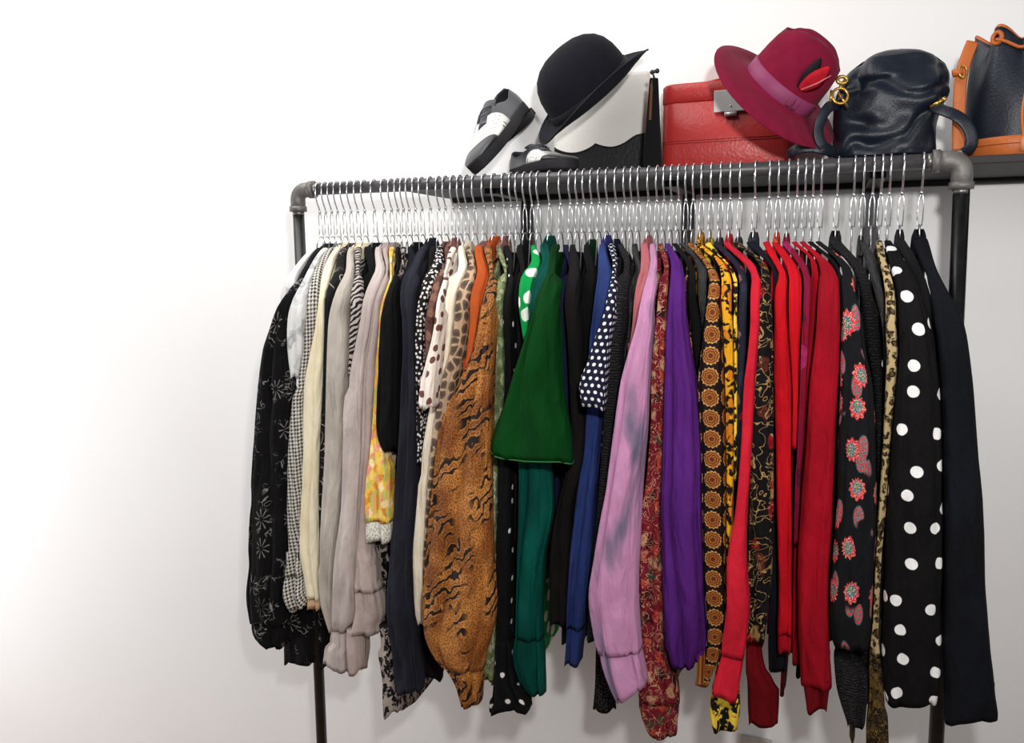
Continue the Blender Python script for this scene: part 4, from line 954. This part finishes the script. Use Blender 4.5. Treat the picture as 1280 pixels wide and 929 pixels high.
a, b = at(906, 139, yf-.003), at(921, 144, yf-.003)
w = MB(); w.wire([(a.x, yf-.007, b.z+.003), (b.x, yf-.007, b.z+.003)], .0045, 12); w.ball(((a.x+b.x)/2, yf-.009, b.z+.020), .0022, 8)
w.build('clasp_button', M_SILV, case)

# burgundy fedora
def felt(name, c, c2):
    b = NB(name, .95, .08, 0, .12); o = b.obj()
    b.put(b.p.inputs['Base Color'], b.mix(b.noise(o, 40, 5), c2, c))
    bm = b.n.new('ShaderNodeBump'); bm.inputs['Strength'].default_value = .25; bm.inputs['Distance'].default_value = .002
    b.l.new(b.noise(o, 420, 3), bm.inputs['Height']); b.l.new(bm.outputs[0], b.p.inputs['Normal']); return b.m
M_BURG = felt('burgundy_felt', (134, 28, 58), (106, 17, 42))
M_RIB = plain('plum_ribbon', (150, 62, 104), .55, .3, 0, .15, 300, 20, .8)
M_FEA = plain('red_feather', (214, 24, 46), .7, .2, ns=90, var=.6)
M_FEAB = plain('black_feather', (28, 20, 26), .7, .2)
M_QUI = plain('pink_quill', (226, 140, 140), .6, .2)
ho = at(971, 116, .08)
HM = frame(ho, cam_dir(.74, -.67, 0), cam_dir(.50, .62, .60))
fed = thing('fedora_hat', 'burgundy felt fedora with plum ribbon and red feather, leaning on the red case', 'hat', (ho.x, ho.y, ST))
def hatfn(ob, side):
    def fn(x, y, z, r, a):
        if r > .094:                       # brim
            t = (r-.094)/.045
            s_ = math.sin(a)
            z += t*t*.012*s_-.004*t*t if s_ > 0 else t*.020*s_-.003*t
            y *= 1.12 if s_ < 0 else 1.0
        else:
            t = max(0, z/.124)
            y *= 1-.10*t*t; x *= 1.0
            if z > .100:                   # creased crown
                z -= .026*math.exp(-(y/.022)**2)*(.35+.65*max(0, min(1, (.07-x)/.12)))
        return x, y*ob, z
    return fn
prof = [(.144, -.001), (.1445, .0008), (.144, .002), (.126, .0022), (.10, .0024), (.0765, .004), (.0750, .012), (.0745, .035), (.0730, .058), (.0700, .080), (.065, .099), (.057, .112), (.045, .121), (.031, .125), (.016, .126), (.002, .1262)]
w = MB(); w.lathe(prof, n=56, fn=hatfn(.97, 1)); w.lathe([(.144, -.001), (.126, -.0008), (.10, -.0006), (.0735, -.0004), (.0715, .01), (.069, .05), (.050, .07), (.01, .078)], n=56, fn=lambda x, y, z, r, a: (lambda p: (p[0], p[1], p[2]))(hatfn(.97, 1)(x, y, z, r, a)) if r > .094 else (x, y*.97, z))
w.xform(HM); hb = w.build('felt_body', M_BURG, fed)
w = MB(); w.lathe([(.0766, .0045), (.0772, .006), (.0763, .030), (.0748, .031)], n=56, fn=hatfn(.975, 1)); w.xform(HM); rb = w.build('ribbon', M_RIB, fed)
w = MB()
aa = math.radians(-62)
for s_ in (-1, 1):
    pts = []
    for k in range(7):
        a = aa+s_*(.02+.13*k/6); pts.append(((.0785)*math.cos(a), .0785*.975*math.sin(a), .017))
    w.wire(pts, .012, 10, flat=(.16, 1.0-.12))
w.xform(HM); w.build('bow', M_RIB, rb)
def feather(mb, base, tip, wd, out):
    base, tip, out = Vector(base), Vector(tip), Vector(out); ax = tip-base; sd = ax.cross(out).normalized()
    rows = []
    for k in range(9):
        t = k/8; c = base+ax*t+out*(.006*math.sin(PI*t)); hw = wd*math.sin(PI*min(1, .12+.83*t))**.8
        rows.append([tuple(c-sd*hw+out*.0), tuple(c-sd*hw*.5+out*.0012), tuple(c+out*.002), tuple(c+sd*hw*.5+out*.0012), tuple(c+sd*hw), tuple(c-out*.0006)])
    mb.grid(rows)
a0 = math.radians(-66); dr = Vector((math.cos(a0), math.sin(a0), 0))
base = dr*.0735+Vector((0, 0, .044))
w = MB(); feather(w, base, base+Vector((.014, 0, .058))-dr*.001, .017, dr); w.xform(HM); fe = w.build('feather', M_FEA, fed)
w = MB(); feather(w, base+dr*-.001+Vector((-.004, 0, 0)), base+Vector((-.008, 0, .060))-dr*.003, .013, dr); w.xform(HM); w.build('dark_feather', M_FEAB, fed)
w = MB(); w.wire([tuple(base+dr*.002), tuple(base+Vector((.012, 0, .026))+dr*.008), tuple(base+Vector((.024, 0, .050))+dr*.003)], [.0014, .0013, .0007], 6); w.xform(HM); w.build('quill', M_QUI, fe)

# black bowler
M_BLF = felt('black_felt', (30, 31, 38), (20, 20, 26))
bo = at(741, 120, .145)
BMx = frame(bo, cam_dir(.735, .678, 0), cam_dir(-.62, .67, .36))
bow = thing('bowler_hat', 'black felt bowler hat with rolled brim, tilted on the white handbag', 'hat', (bo.x, bo.y, ST))
def bfn(x, y, z, r, a):
    if r > .103:
        t = (r-.103)/.045; z += t*t*(.030*abs(math.sin(a))**1.5-.006)
        y *= 1-.22*t*abs(math.sin(a))
    return x*1.02, y*.92, z
prof = [(.147, .0), (.1485, .001), (.1475, .0026), (.13, .0028), (.112, .003), (.1015, .006), (.1005, .02), (.0998, .04), (.097, .062), (.090, .083), (.078, .100), (.061, .113), (.041, .121), (.02, .1245), (.002, .125)]
w = MB(); w.lathe(prof, n=56, fn=bfn)
w.lathe([(.147, .0), (.13, 0), (.112, 0), (.0985, .002), (.0965, .02), (.094, .05), (.08, .088), (.05, .108), (.005, .115)], n=56, fn=bfn)
w.xform(BMx); bb = w.build('felt_body', M_BLF, bow)
M_GROS = plain('grosgrain_band', (22, 22, 28), .6, .2)
w = MB(); w.lathe([(.1035, .0062), (.1038, .007), (.1028, .024), (.1012, .025)], n=56, fn=lambda x, y, z, r, a: (x*1.02, y*.92, z)); w.xform(BMx); w.build('hat_band', M_GROS, bow)
w = MB(); pts = []
for k in range(64):
    a = 2*PI*k/64; x, y, z = bfn(.1485*math.cos(a), .1485*math.sin(a), .0013, .1485, a); pts.append((x, y, z))
w.wire(pts, .0022, 8, closed=True); w.xform(BMx); w.build('brim_binding', M_GROS, bow)

# white handbag with black scalloped foot
M_WHL = plain('white_leather', (240, 236, 230), .5, .35, 0, .3, 130, 10, .95)
M_BKL = plain('black_leather', (34, 34, 38), .42, .4, 0, .25, 150, 14, .8)
yb_ = .278; a, b = at(688, 195, yb_-.03), at(806, 195, yb_-.03)
cx, hx = (a.x+b.x)/2, (b.x-a.x)/2; ztb = at(806, 86, yb_-.03).z
bag = thing('white_handbag', 'white leather handbag with black scalloped trim along its foot', 'handbag', (cx, yb_, ST))
w = MB(); loft(w, [rrect(cx, yb_, hx-.002, .028, .012, ST+.0005), rrect(cx, yb_, hx, .03, .014, ST+.006), rrect(cx+.004, yb_, hx*.985, .027, .014, ST+.11), rrect(cx+.008, yb_, hx*.95, .02, .012, ztb-.01), rrect(cx+.008, yb_, hx*.93, .012, .008, ztb)])
w.build('bag_body', M_WHL, bag)
yp = yb_-.0325
def slab(mb, px, y0, y1):
    P = [at(x, y, y0) for x, y in px]; n = len(P)
    f = [(p.x, y0, max(p.z, ST+.001)) for p in P]; bk = [(p.x, y1, max(p.z, ST+.001)) for p in P]
    b0 = len(mb.v); mb.v += f+bk
    mb.f.append(tuple(b0+k for k in range(n))); mb.uv.append(((0, 0),)*n)
    mb.f.append(tuple(b0+n+k for k in reversed(range(n)))); mb.uv.append(((0, 0),)*n)
    for k in range(n):
        j = (k+1) % n; mb.f.append((b0+k, b0+n+k, b0+n+j, b0+j)); mb.uv.append(((0, 0),)*4)
sc_ = []
for k in range(13): t = k/12; sc_.append((693+(744-693)*t, 184+ (179-184)*t + 9*math.sin(PI*t)**.8 - 0*t))
for k in range(1, 13): t = k/12; sc_.append((744+(806-744)*t, 179+(166-179)*t+9*math.sin(PI*min(1, t*1.25))*(1 if t < .8 else 0)))
w = MB(); slab(w, [(693, 222)]+sc_+[(806, 222)], yp-.0035, yp+.0015); w.build('scalloped_trim', M_BKL, bag, smooth=False)
w = MB(); pts = [tuple(at(x, y+1.2, yp-.0045)) for x, y in sc_]; w.wire(pts, .0018, 6); w.build('trim_piping', plain('black_piping', (14, 14, 15), .4, .4), bag)
w = MB(); w.wire([(cx-.06, yb_, ztb-.006), (cx-.058, yb_, ztb+.01), (cx-.04, yb_, ztb+.018), (cx+.02, yb_, ztb+.018), (cx+.035, yb_, ztb+.01), (cx+.037, yb_, ztb-.006)], .004, 8); w.build('handle', M_WHL, bag)

# narrow glossy black purse seen from its end
M_PAT = plain('black_patent', (6, 6, 7), .2, .5)
M_BRO = plain('brown_reflection', (92, 54, 30), .3, .5)  # colour of the warm reflection on the glossy black purse
M_GUN = plain('gunmetal_clasp', (70, 66, 64), .25, .6, .8)
e0, e1 = at(804, 198, .062), at(828, 198, .062); t0, t1 = at(812, 97, .062), at(823, 97, .062)
dv = Vector((-.20, 1, 0)).normalized()
pur = thing('evening_purse', 'narrow glossy black purse standing end-on between white handbag and red case', 'purse', ((e0.x+e1.x)/2, .12, ST))
w = MB(); rows = []
for s_, k_ in ((0, .9), (.004, 1), (.105, 1), (.109, .9)):
    o = dv*s_; rows.append([tuple(Vector(p)+o) for p in (
        (e0.x, .062, ST+.0006), (e1.x, .062, ST+.0006), (e1.x-.001, .062, ST+.03), ((e1.x+t1.x)/2, .062, (ST+t1.z)/2), (t1.x, .062, t1.z-.002), (t1.x-.002, .062, t1.z), (t0.x+.002, .062, t0.z), (t0.x, .062, t0.z-.002), ((e0.x+t0.x)/2-.001, .062, (ST+t0.z)/2), (e0.x, .062, ST+.03))])
loft(w, rows); w.build('purse_body', M_PAT, pur, smooth=False, bevel=.0015)
w = MB(); slab(w, [(811, 150), (813, 106), (815, 99), (816, 110), (814, 150)], .058, .0605); w.build('painted_reflection', M_BRO, pur, smooth=False)  # thin brown slab stands in for a reflection on the purse's end
c = at(817.5, 90, .066); tt = Vector(((t0.x+t1.x)/2, .066, t0.z))
w = MB(); w.wire([tuple(tt-Vector((0, 0, .002))), (c.x-.002, .066, c.z-.003), (c.x, .066, c.z)], .0022, 8); w.ball((c.x-.004, .066, c.z), .0048, 10); w.ball((c.x+.006, .068, c.z+.002), .0052, 10); w.wire([(c.x-.006, .066, c.z), (c.x+.008, .068, c.z+.002)], .0035, 8)
w.build('clasp', M_GUN, pur)

# navy slouchy bag
nb_ = NB('navy_leather', .42, .4); o_ = nb_.obj()
nb_.put(nb_.p.inputs['Base Color'], nb_.mix(nb_.noise(o_, 9, 4), (14, 19, 30), (27, 35, 48)))
bm_ = nb_.n.new('ShaderNodeBump'); bm_.inputs['Strength'].default_value = .3; bm_.inputs['Distance'].default_value = .002
nb_.l.new(nb_.noise(o_, 260, 4), bm_.inputs['Height']); nb_.l.new(bm_.outputs[0], nb_.p.inputs['Normal']); M_NAVL = nb_.m
M_GOLD = plain('gold_hardware', (226, 178, 84), .25, .6, .85)
yc = .150
nav = thing('slouchy_bag', 'slouchy navy leather bag with a gold ring clasp, beside the burgundy hat', 'bag', (1.29, yc, ST))
rows = [(199, 1044, 1164), (190, 1041, 1167), (172, 1040, 1169), (150, 1040, 1173), (130, 1043, 1181), (112, 1047, 1187), (97, 1053, 1187), (84, 1062, 1183), (74, 1076, 1172), (67, 1092, 1156), (63, 1106, 1140), (61.5, 1117, 1128)]
dep = [.066, .068, .069, .068, .066, .062, .057, .050, .040, .028, .015, .005]
def dense(rows, dep, k=4):
    o = []
    for i in range(len(rows)-1):
        for j in range(k):
            t = j/k; o.append((tuple(a*(1-t)+b*t for a, b in zip(rows[i], rows[i+1])), dep[i]*(1-t)+dep[i+1]*t))
    return o+[(rows[-1], dep[-1])]
w = MB(); rings = []
for (py, xl, xr), hd in dense(rows, dep):
    A_, B_ = at(xl, py, yc), at(xr, py, yc); z = max((A_.z+B_.z)/2, ST+.0006); cx, hx = (A_.x+B_.x)/2, (B_.x-A_.x)/2
    ring = []
    for k in range(96):
        th = 2*PI*k/96; ex, en = sup(th, .72)
        v = Vector((cx+hx*ex, yc+hd*en, z))
        d_ = MN.noise(v*15+Vector((3, 1, 5)))*.014 + MN.noise(v*30)*.007 - .012*max(0, 1-abs(MN.noise(Vector((v.x*13, v.y*4, v.z*18))))*7)*(z < ST+.16)
        if z > ST+.01:
            # deep tuck beside the ring, and another near the far corner
            d_ -= .014*math.exp(-((v.x-1.224)/.012)**2)*(1 if en < 0 else 0)*min(1, max(0, (z-ST-.09)/.05))
            d_ -= .010*math.exp(-((v.x-1.372)/.008)**2)*(1 if en < 0 else 0)*min(1, max(0, (z-ST-.05)/.06))
            d_ -= .010*math.exp(-((z-(ST+.085-(v.x-1.2)*.25))/.010)**2)*(1 if en < 0 else 0)*math.exp(-((v.x-1.24)/.045)**2)
            v.y += d_*(-1 if en < 0 else .4)*1.0; v.x += d_*.4*ex
        ring.append(tuple(v))
    rings.append(ring)
loft(w, rings); w.build('leather_body', M_NAVL, nav, sub=1)
def ribbon(mb, pts, th, wd, up=(0, 0, 1)):
    mb.wire(pts, 1.0, 10, flat=(wd, th, up))
def sm(pts, n=5):
    P = [Vector(p) for p in pts]; out = []
    for i in range(len(P)-1):
        a, b, c, d = P[max(i-1, 0)], P[i], P[i+1], P[min(i+2, len(P)-1)]
        for k in range(n):
            t = k/n; out.append(tuple(.5*((2*b)+(c-a)*t+(2*a-5*b+4*c-d)*t*t+(3*b-3*c+d-a)*t**3)))
    out.append(tuple(P[-1])); return out
w = MB(); ribbon(w, sm([at(1047, 131, .070), at(1036, 134, .040), at(1026, 150, .028), at(1023, 168, .030), at(1030, 184, .036), at(1040, 190, .07)]), .0022, .0105, (0, 1, 0))
w.build('strap', M_NAVL, nav)
w = MB(); ribbon(w, sm([at(1044, 190, .07), at(1030, 187, .036), at(1014, 184, .032), at(998, 186, .034), at(990, 190, .04), at(986, 194, .05)]), .0022, .010, (0, 1, 0))
w.build('strap_end', M_NAVL, nav)
w = MB(); ribbon(w, sm([at(1166, 132, .095), at(1176, 137, .066), at(1192, 143, .05), at(1206, 153, .047), at(1214, 168, .048), at(1214, 182, .05), at(1206, 191, .054)]), .0022, .011, (0, 1, 0))
w.build('strap', M_NAVL, nav)
g = at(1050, 120, .055); fr = frame(g, CR, CB)
w = MB(); w.wire([tuple(fr @ Vector((.0145*math.cos(a*PI/16), .0145*math.sin(a*PI/16), 0))) for a in range(32)], .0028, 8, closed=True)
w.wire([tuple(fr @ Vector((-.004, .006, .001))), tuple(fr @ Vector((.014, -.022, .002)))], .0024, 8); rg_ = w.build('ring_clasp', M_GOLD, nav)
w = MB(); w.wire([tuple(fr @ Vector((.004+.009*math.cos(a*PI/12), .030+.0065*math.sin(a*PI/12), .0))) for a in range(24)], .0034, 8, closed=True); w.wire([tuple(fr @ Vector((.002, .024, 0))), tuple(fr @ Vector((.0, .012, 0)))], .0026, 8)
w.wire([tuple(fr @ Vector((-.017, .010, .002))), tuple(fr @ Vector((-.019, -.012, .002)))], .0022, 8)
w.build('snap_hook', M_GOLD, rg_)
g2 = at(1172, 129, .088); w = MB(); w.wire([tuple(g2+Vector((-.012, .0, -.006))), tuple(g2+Vector((.010, -.003, .006)))], .0032, 8); w.ball(tuple(g2+Vector((.010, -.003, .006))), .0045, 10); w.build('side_clip', M_GOLD, nav)

# navy and tan bucket bag
M_TAN = plain('tan_leather', (206, 110, 50), .45, .35, 0, .25, 120, 20, .85)
M_NAV2 = nb_.m
bc = at(1268, 170, .15); cx, cy = bc.x, .15; R0 = .081
buc = thing('bucket_bag', 'navy drawstring bucket bag with tan leather base and straps, at the shelf edge', 'bag', (cx, cy, ST))
zb = at(1268, 169, .07).z; ztop = at(1262, 36, .08).z
w = MB(); w.lathe([(R0*.97, ST+.0006), (R0+.001, ST+.004), (R0+.002, zb-.004), (R0+.001, zb), (R0-.002, zb+.0005)], (cx, cy, 0), 48); w.cap([(cx+R0*.97*math.cos(2*PI*k/48), cy+R0*.97*math.sin(2*PI*k/48), ST+.0006) for k in range(48)])
base_ = w.build('tan_base', M_TAN, buc)
w = MB(); w.wire([(cx+(R0+.002)*math.cos(2*PI*k/48), cy+(R0+.002)*math.sin(2*PI*k/48), (ST+zb)/2+.004) for k in range(48)], .0009, 6, closed=True); w.build('stitching', plain('tan_stitch', (150, 70, 30), .6, .2), base_)
def bucket(th, t):
    """radius and height over the bag, t from 0 base to 1 top"""
    g = max(0, (t-.25)/.75)
    fl_ = math.cos(6*th+.9)
    r = (R0-.001)*(1+.03*math.sin(PI*t))*(1-.22*g*g) + .0125*g**1.5*fl_
    return r, zb-.001+(ztop-zb)*t + .012*g**3*fl_
def bring(t, k=1.0, n=72):
    out = []
    for j in range(n):
        th = 2*PI*j/n; r, z = bucket(th, t); out.append((cx+r*k*math.cos(th), cy+r*k*math.sin(th), z))
    return out
w = MB(); ts = [i/16 for i in range(17)]
w.grid([bring(t) for t in ts]+[bring(t, .955) for t in reversed(ts[4:])]); w.build('leather_body', M_NAV2, buc)
w = MB(); w.grid([bring(.988, 1.012), bring(1.004, 1.014), bring(1.010, .985), bring(1.0, .945), bring(.986, .95)]); w.build('rim_binding', M_TAN, buc)
for j, th in enumerate([math.radians(v) for v in (232, 292, 172, 352)]):
    r, z = bucket(th, .90); n_ = Vector((math.cos(th), math.sin(th), 0)); fr = frame(Vector((cx, cy, z))+n_*(r+.002), n_.cross(Vector((0, 0, 1))), n_)
    w = MB(); w.wire([tuple(fr @ Vector((.008*math.cos(a*PI/10), .0095*math.sin(a*PI/10), 0))) for a in range(20)], .0038, 8, closed=True); w.build('eyelet', M_TAN, buc)
w = MB(); pts = []
for k in range(21):
    th = math.radians(232+k*6); r, z = bucket(th, .885-.02*math.sin(k/20*PI)); pts.append((cx+(r+.006)*math.cos(th), cy+(r+.006)*math.sin(th), z))
w.wire(pts, .003, 8)
th = math.radians(268); r, z = bucket(th, .86); px_, py_ = cx+(r+.012)*math.cos(th), cy+(r+.012)*math.sin(th)
w.wire(sm([(px_, py_, z), (px_+.004, py_-.004, z-.05), (px_-.002, py_-.006, z-.11), (px_+.004, py_-.008, z-.165)]), .0026, 8)
w.wire(sm([(px_, py_, z), (px_+.018, py_-.002, z-.05), (px_+.014, py_-.006, z-.10), (px_+.010, py_-.008, z-.165)]), .0026, 8)
dcord = w.build('drawstring', M_TAN, buc)
w = MB(); w.wire([(px_+.006, py_-.008, z-.158), (px_+.006, py_-.009, z-.182)], .0075, 10); w.build('cord_stop', plain('pale_tan_toggle', (232, 150, 104), .5, .3), dcord)
w = MB(); pts = []
sx_ = [at(1216, 52, .10), at(1207, 75, .095), at(1201, 100, .09), at(1199, 135, .088), at(1198, 165, .086), at(1198, 188, .086)]
ribbon(w, sm(sx_), .0024, .0105, (0, 1, 0)); st_ = w.build('side_strap', M_TAN, buc)
g = at(1197, 91, .076); w = MB(); w.wire([tuple(g+Vector((-.008, 0, -.001))), tuple(g+Vector((.008, 0, .003)))], .007, 10); w.build('strap_tab', M_TAN, st_)
fr = frame(g+Vector((.008, -.002, .001)), CR, CB); w = MB(); w.wire([tuple(fr @ Vector((.007*math.cos(a*PI/10), .0105*math.sin(a*PI/10), 0))) for a in range(20)], .0016, 8, closed=True); w.build('brass_ring', M_GOLD, st_)

# two-tone shoes
M_SOLE = plain('black_rubber_sole', (44, 43, 46), .7, .2, 0, .2, 200)
M_GREY = plain('dark_grey_leather', (60, 62, 70), .35, .45, 0, .15, 140)
M_WHV = vdots('white_punched_leather', (240, 238, 232), (60, 58, 58), 70, .13, .3, .5)
M_CAP = plain('black_toe_leather', (40, 40, 44), .35, .45)
M_LACE = plain('grey_lace', (90, 92, 98), .7, .2)
LS = .265
def hw_(x):
    t = x/LS
    return .0285+.012*math.sin(PI*min(1, max(0, (t-.25)/.75))*.62)**1.2 if t < .86 else (.0285+.0112)*math.sqrt(max(.0, 1-((t-.86)/.142)**2))*.985+.0015
def hw(x):
    t = x/LS
    b = .0285+.0125*max(0, math.sin(PI*max(0, (t-.2)/.95)))**1.2
    if t < .12: b *= math.sqrt(max(0, 1-((.12-t)/.125)**2))
    if t > .80: b *= math.sqrt(max(0, 1-((t-.80)/.205)**2))
    return b+.0012
def top(x):
    t = x/LS
    if t < .38: return .068-.012*math.sin(PI*t/.38)
    return .030+.036*(1-min(1, (t-.38)/.5))**1.3 - .012*max(0, (t-.85)/.15)**2
def shoe(name_label, mat4, base):
    r = thing('two_tone_shoe', name_label, 'shoe', base, 'pair of two-tone shoes on the shelf')
    w = MB(); rings = []
    xs_ = [LS*(.5-.5*math.cos(PI*k/26)) for k in range(27)]
    for z, k in ((0, .98), (.003, 1.03), (.019, 1.05), (.022, 1.02)):
        L_ = [(x, hw(x)*k, z) for x in xs_]; R_2 = [(x, -hw(x)*k, z) for x in reversed(xs_)]
        rings.append(L_+R_2)
    zero = rings[0]
    loft(w, rings); 
    w2 = MB(); w2.box((.0, -.027, -.016), (.075, .027, .0015)); w.grid([[(x+ (LS*.0), y, z) for x, y, z in rr] for rr in ([(p[0]*.30, p[1]*.95, -.014) for p in rings[0]], [(p[0]*.30, p[1]*.97, .001) for p in rings[0]])]); w.cap([(p[0]*.30, p[1]*.95, -.014) for p in rings[0]])
    w.xform(mat4); w.build('sole', M_SOLE, r, merge=True)
    def shell(x0, x1, k, n=14, opened=True):
        mb = MB(); rows, uv = [], []
        for i in range(n+1):
            x = x0+(x1-x0)*i/n; h_, b = top(x)*k, hw(x)*k; ring, u = [], []
            op = max(0, min(1, (.105-x)/.012)) if opened else 0
            for j in range(23):
                th = PI*j/22; y = b*math.copysign(abs(math.cos(th))**.75, math.cos(th)); z = .021+(h_-.021)*abs(math.sin(th))**.8
                if op:
                    s_ = abs(math.cos(th))
                    if s_ < .72:
                        y2 = b*.9*math.cos(th); z2 = .032
                        y = y*(1-op)+y2*op; z = z*(1-op)+z2*op
                    elif s_ < .86: z = z*(1-op)+op*(h_*.98)
                    elif op: z = z*(1-op)+op*(.021+(h_-.021)*min(1, (1-s_)/.10+.45))
                ring.append((x, y, z)); u.append((x, y*2))
            rows.append(ring); uv.append(u)
        mb.grid(rows, uv, closed=False)
        return mb
    def topline(x):
        return interp([(-.15, .050), (-.125, .058), (-.105, .061), (-.06, .047), (-.03, .056), (.0, .066)][::-1], -x)
    pl = [(x, 1) for x in [.150, .13, .11, .09, .07, .05, .035, .022, .012, .005, .001]]
    pl = pl+[(x, -1) for x, _ in reversed(pl)]
    w = MB(); rows = []
    for i in range(9):
        t = i/8; row = []
        for x, sg in pl:
            b = hw(x)*(1.01-(.16+.42*max(0, min(1, (x-.065)/.05)))*t*t); h0 = .020+(topline(x)-.020)*t
            row.append((x+.004*math.sin(PI*t)*(-1 if x < .02 else 0)+.010*t*t*(x < .02), sg*b, h0))
        rows.append(row)
    w.grid(rows, closed=False); w.xform(mat4); qd = w.build('quarter', M_GREY, r, solid=.002)
    w = MB(); rows = []
    for i in range(8):
        x = .16-.075*i/7; h0 = .052+.018*i/7
        rows.append([(x, .021*k/4, h0+.010*math.cos(k/4*PI/2)-.010+ .004*i/7) for k in range(-4, 5)])
    w.grid(rows, closed=False); w.xform(mat4); w.build('tongue', M_GREY, r, solid=.0025)
    w = MB(); loft(w, [[(.004+(x_)*.93, y_*.88, z_) for x_, y_, _ in zero] for z_ in (.0235, .0262)]); w.xform(mat4); w.build('insole', plain('brown_insole', (70, 56, 46), .8, .1), r)
    w = shell(.135, .225, 1.035, 12, False); w.xform(mat4); w.build('vamp', M_WHV, r, solid=.0015)
    w = shell(.212, LS-.001, 1.06, 10, False); w.xform(mat4); w.build('toe_cap', M_CAP, r, solid=.0015)
    w = MB()
    for i in range(3):
        x = .108+i*.013; h_ = topline(x)+.0045
        w.wire([(x, -.017, h_-.003), (x+.003, -.009, h_+.001), (x+.004, 0, h_+.003), (x+.003, .009, h_+.001), (x, .017, h_-.003)], .0016, 6)
    w.xform(mat4); w.build('laces', M_LACE, qd)
    return r
toe2 = at(712, 203, .066); 
d2 = Vector((.72, -.69, 0)).normalized()
o2 = Vector((toe2.x, .072, ST+.0165))-d2*LS*1.04
shoe('two-tone shoe lying flat on the shelf, its white front beside the bowler', frame(o2, d2, (0, 0, 1)) @ Matrix.Scale(1.04, 4), (o2.x, o2.y, ST))
t1 = cam_dir(-.30, -.62, .725).normalized(); u1 = cam_dir(-.66, .66, .29)
toe1 = at(594, 205, .062)
o1 = toe1-t1*LS*1.24-u1.normalized()*.02
shoe('two-tone shoe propped up on its toe, sole turned to its partner', frame(o1, t1, u1) @ Matrix.Scale(1.24, 4), (toe1.x, toe1.y, ST))
# ------------------------------------------------------------------ light
def area(name, loc, target, size, power, col=(1, 1, 1), sy=None):
    l = bpy.data.lights.new(name, 'AREA'); l.energy = power; l.color = col
    l.shape = 'RECTANGLE' if sy else 'SQUARE'; l.size = size
    if sy: l.size_y = sy
    o = bpy.data.objects.new(name, l); COL.objects.link(o); o.location = loc
    o.rotation_euler = (Vector(target)-Vector(loc)).to_track_quat('-Z', 'Y').to_euler()
    return o
area('ceiling_light', (-.5, -.7, 3.0), (-.5, -.4, 0), 2.2, 54, (1.0, .985, .97), 1.5)
area('window_light', (-2.3, -.75, .75), (-1.0, .35, .45), 1.2, 27, (.98, .99, 1.0), 2.0)
area('softbox', (3.0, -1.9, 2.0), (.6, .2, 1.5), 1.2, 20, (1, .985, .97))
fl_ = bpy.data.lights.new('camera_flash', 'SPOT'); fl_.energy = 74; fl_.color = (1, .985, .96); fl_.spot_size = math.radians(112); fl_.spot_blend = 1.0; fl_.shadow_soft_size = .035
fo_ = bpy.data.objects.new('camera_flash', fl_); COL.objects.link(fo_); fo_.location = (1.30, -1.62, 1.68)
fo_.rotation_euler = (Vector((.72, 0, 1.55))-fo_.location).to_track_quat('-Z', 'Y').to_euler()
wd = bpy.data.worlds.new('world'); SC.world = wd; wd.use_nodes = True
wd.node_tree.nodes['Background'].inputs[0].default_value = (.95, .97, 1.0, 1)
wd.node_tree.nodes['Background'].inputs[1].default_value = .13
SC.view_settings.view_transform = 'Standard'; SC.view_settings.look = 'None'
SC.view_settings.exposure = 0.0; SC.view_settings.gamma = 1.0; SC.view_settings.use_curve_mapping = False
SC.cycles.max_bounces = 6
# lift the room so that its floor lies at zero, at life size
K = .86
S = Matrix.Scale(K, 4) @ Matrix.Translation((0, 0, -FZ))
bpy.context.view_layer.update()
for o in list(SC.objects):
    if o.parent is not None: continue
    if o.type in ('CAMERA', 'LIGHT'):
        m = o.matrix_world.copy(); t = S @ m.translation; m.translation = t; o.matrix_world = m
        if o.type == 'LIGHT':
            o.data.energy *= K*K
            if o.data.type == 'AREA': o.data.size *= K; o.data.size_y *= K
            else: o.data.shadow_soft_size *= K
    else:
        o.matrix_world = S @ o.matrix_world
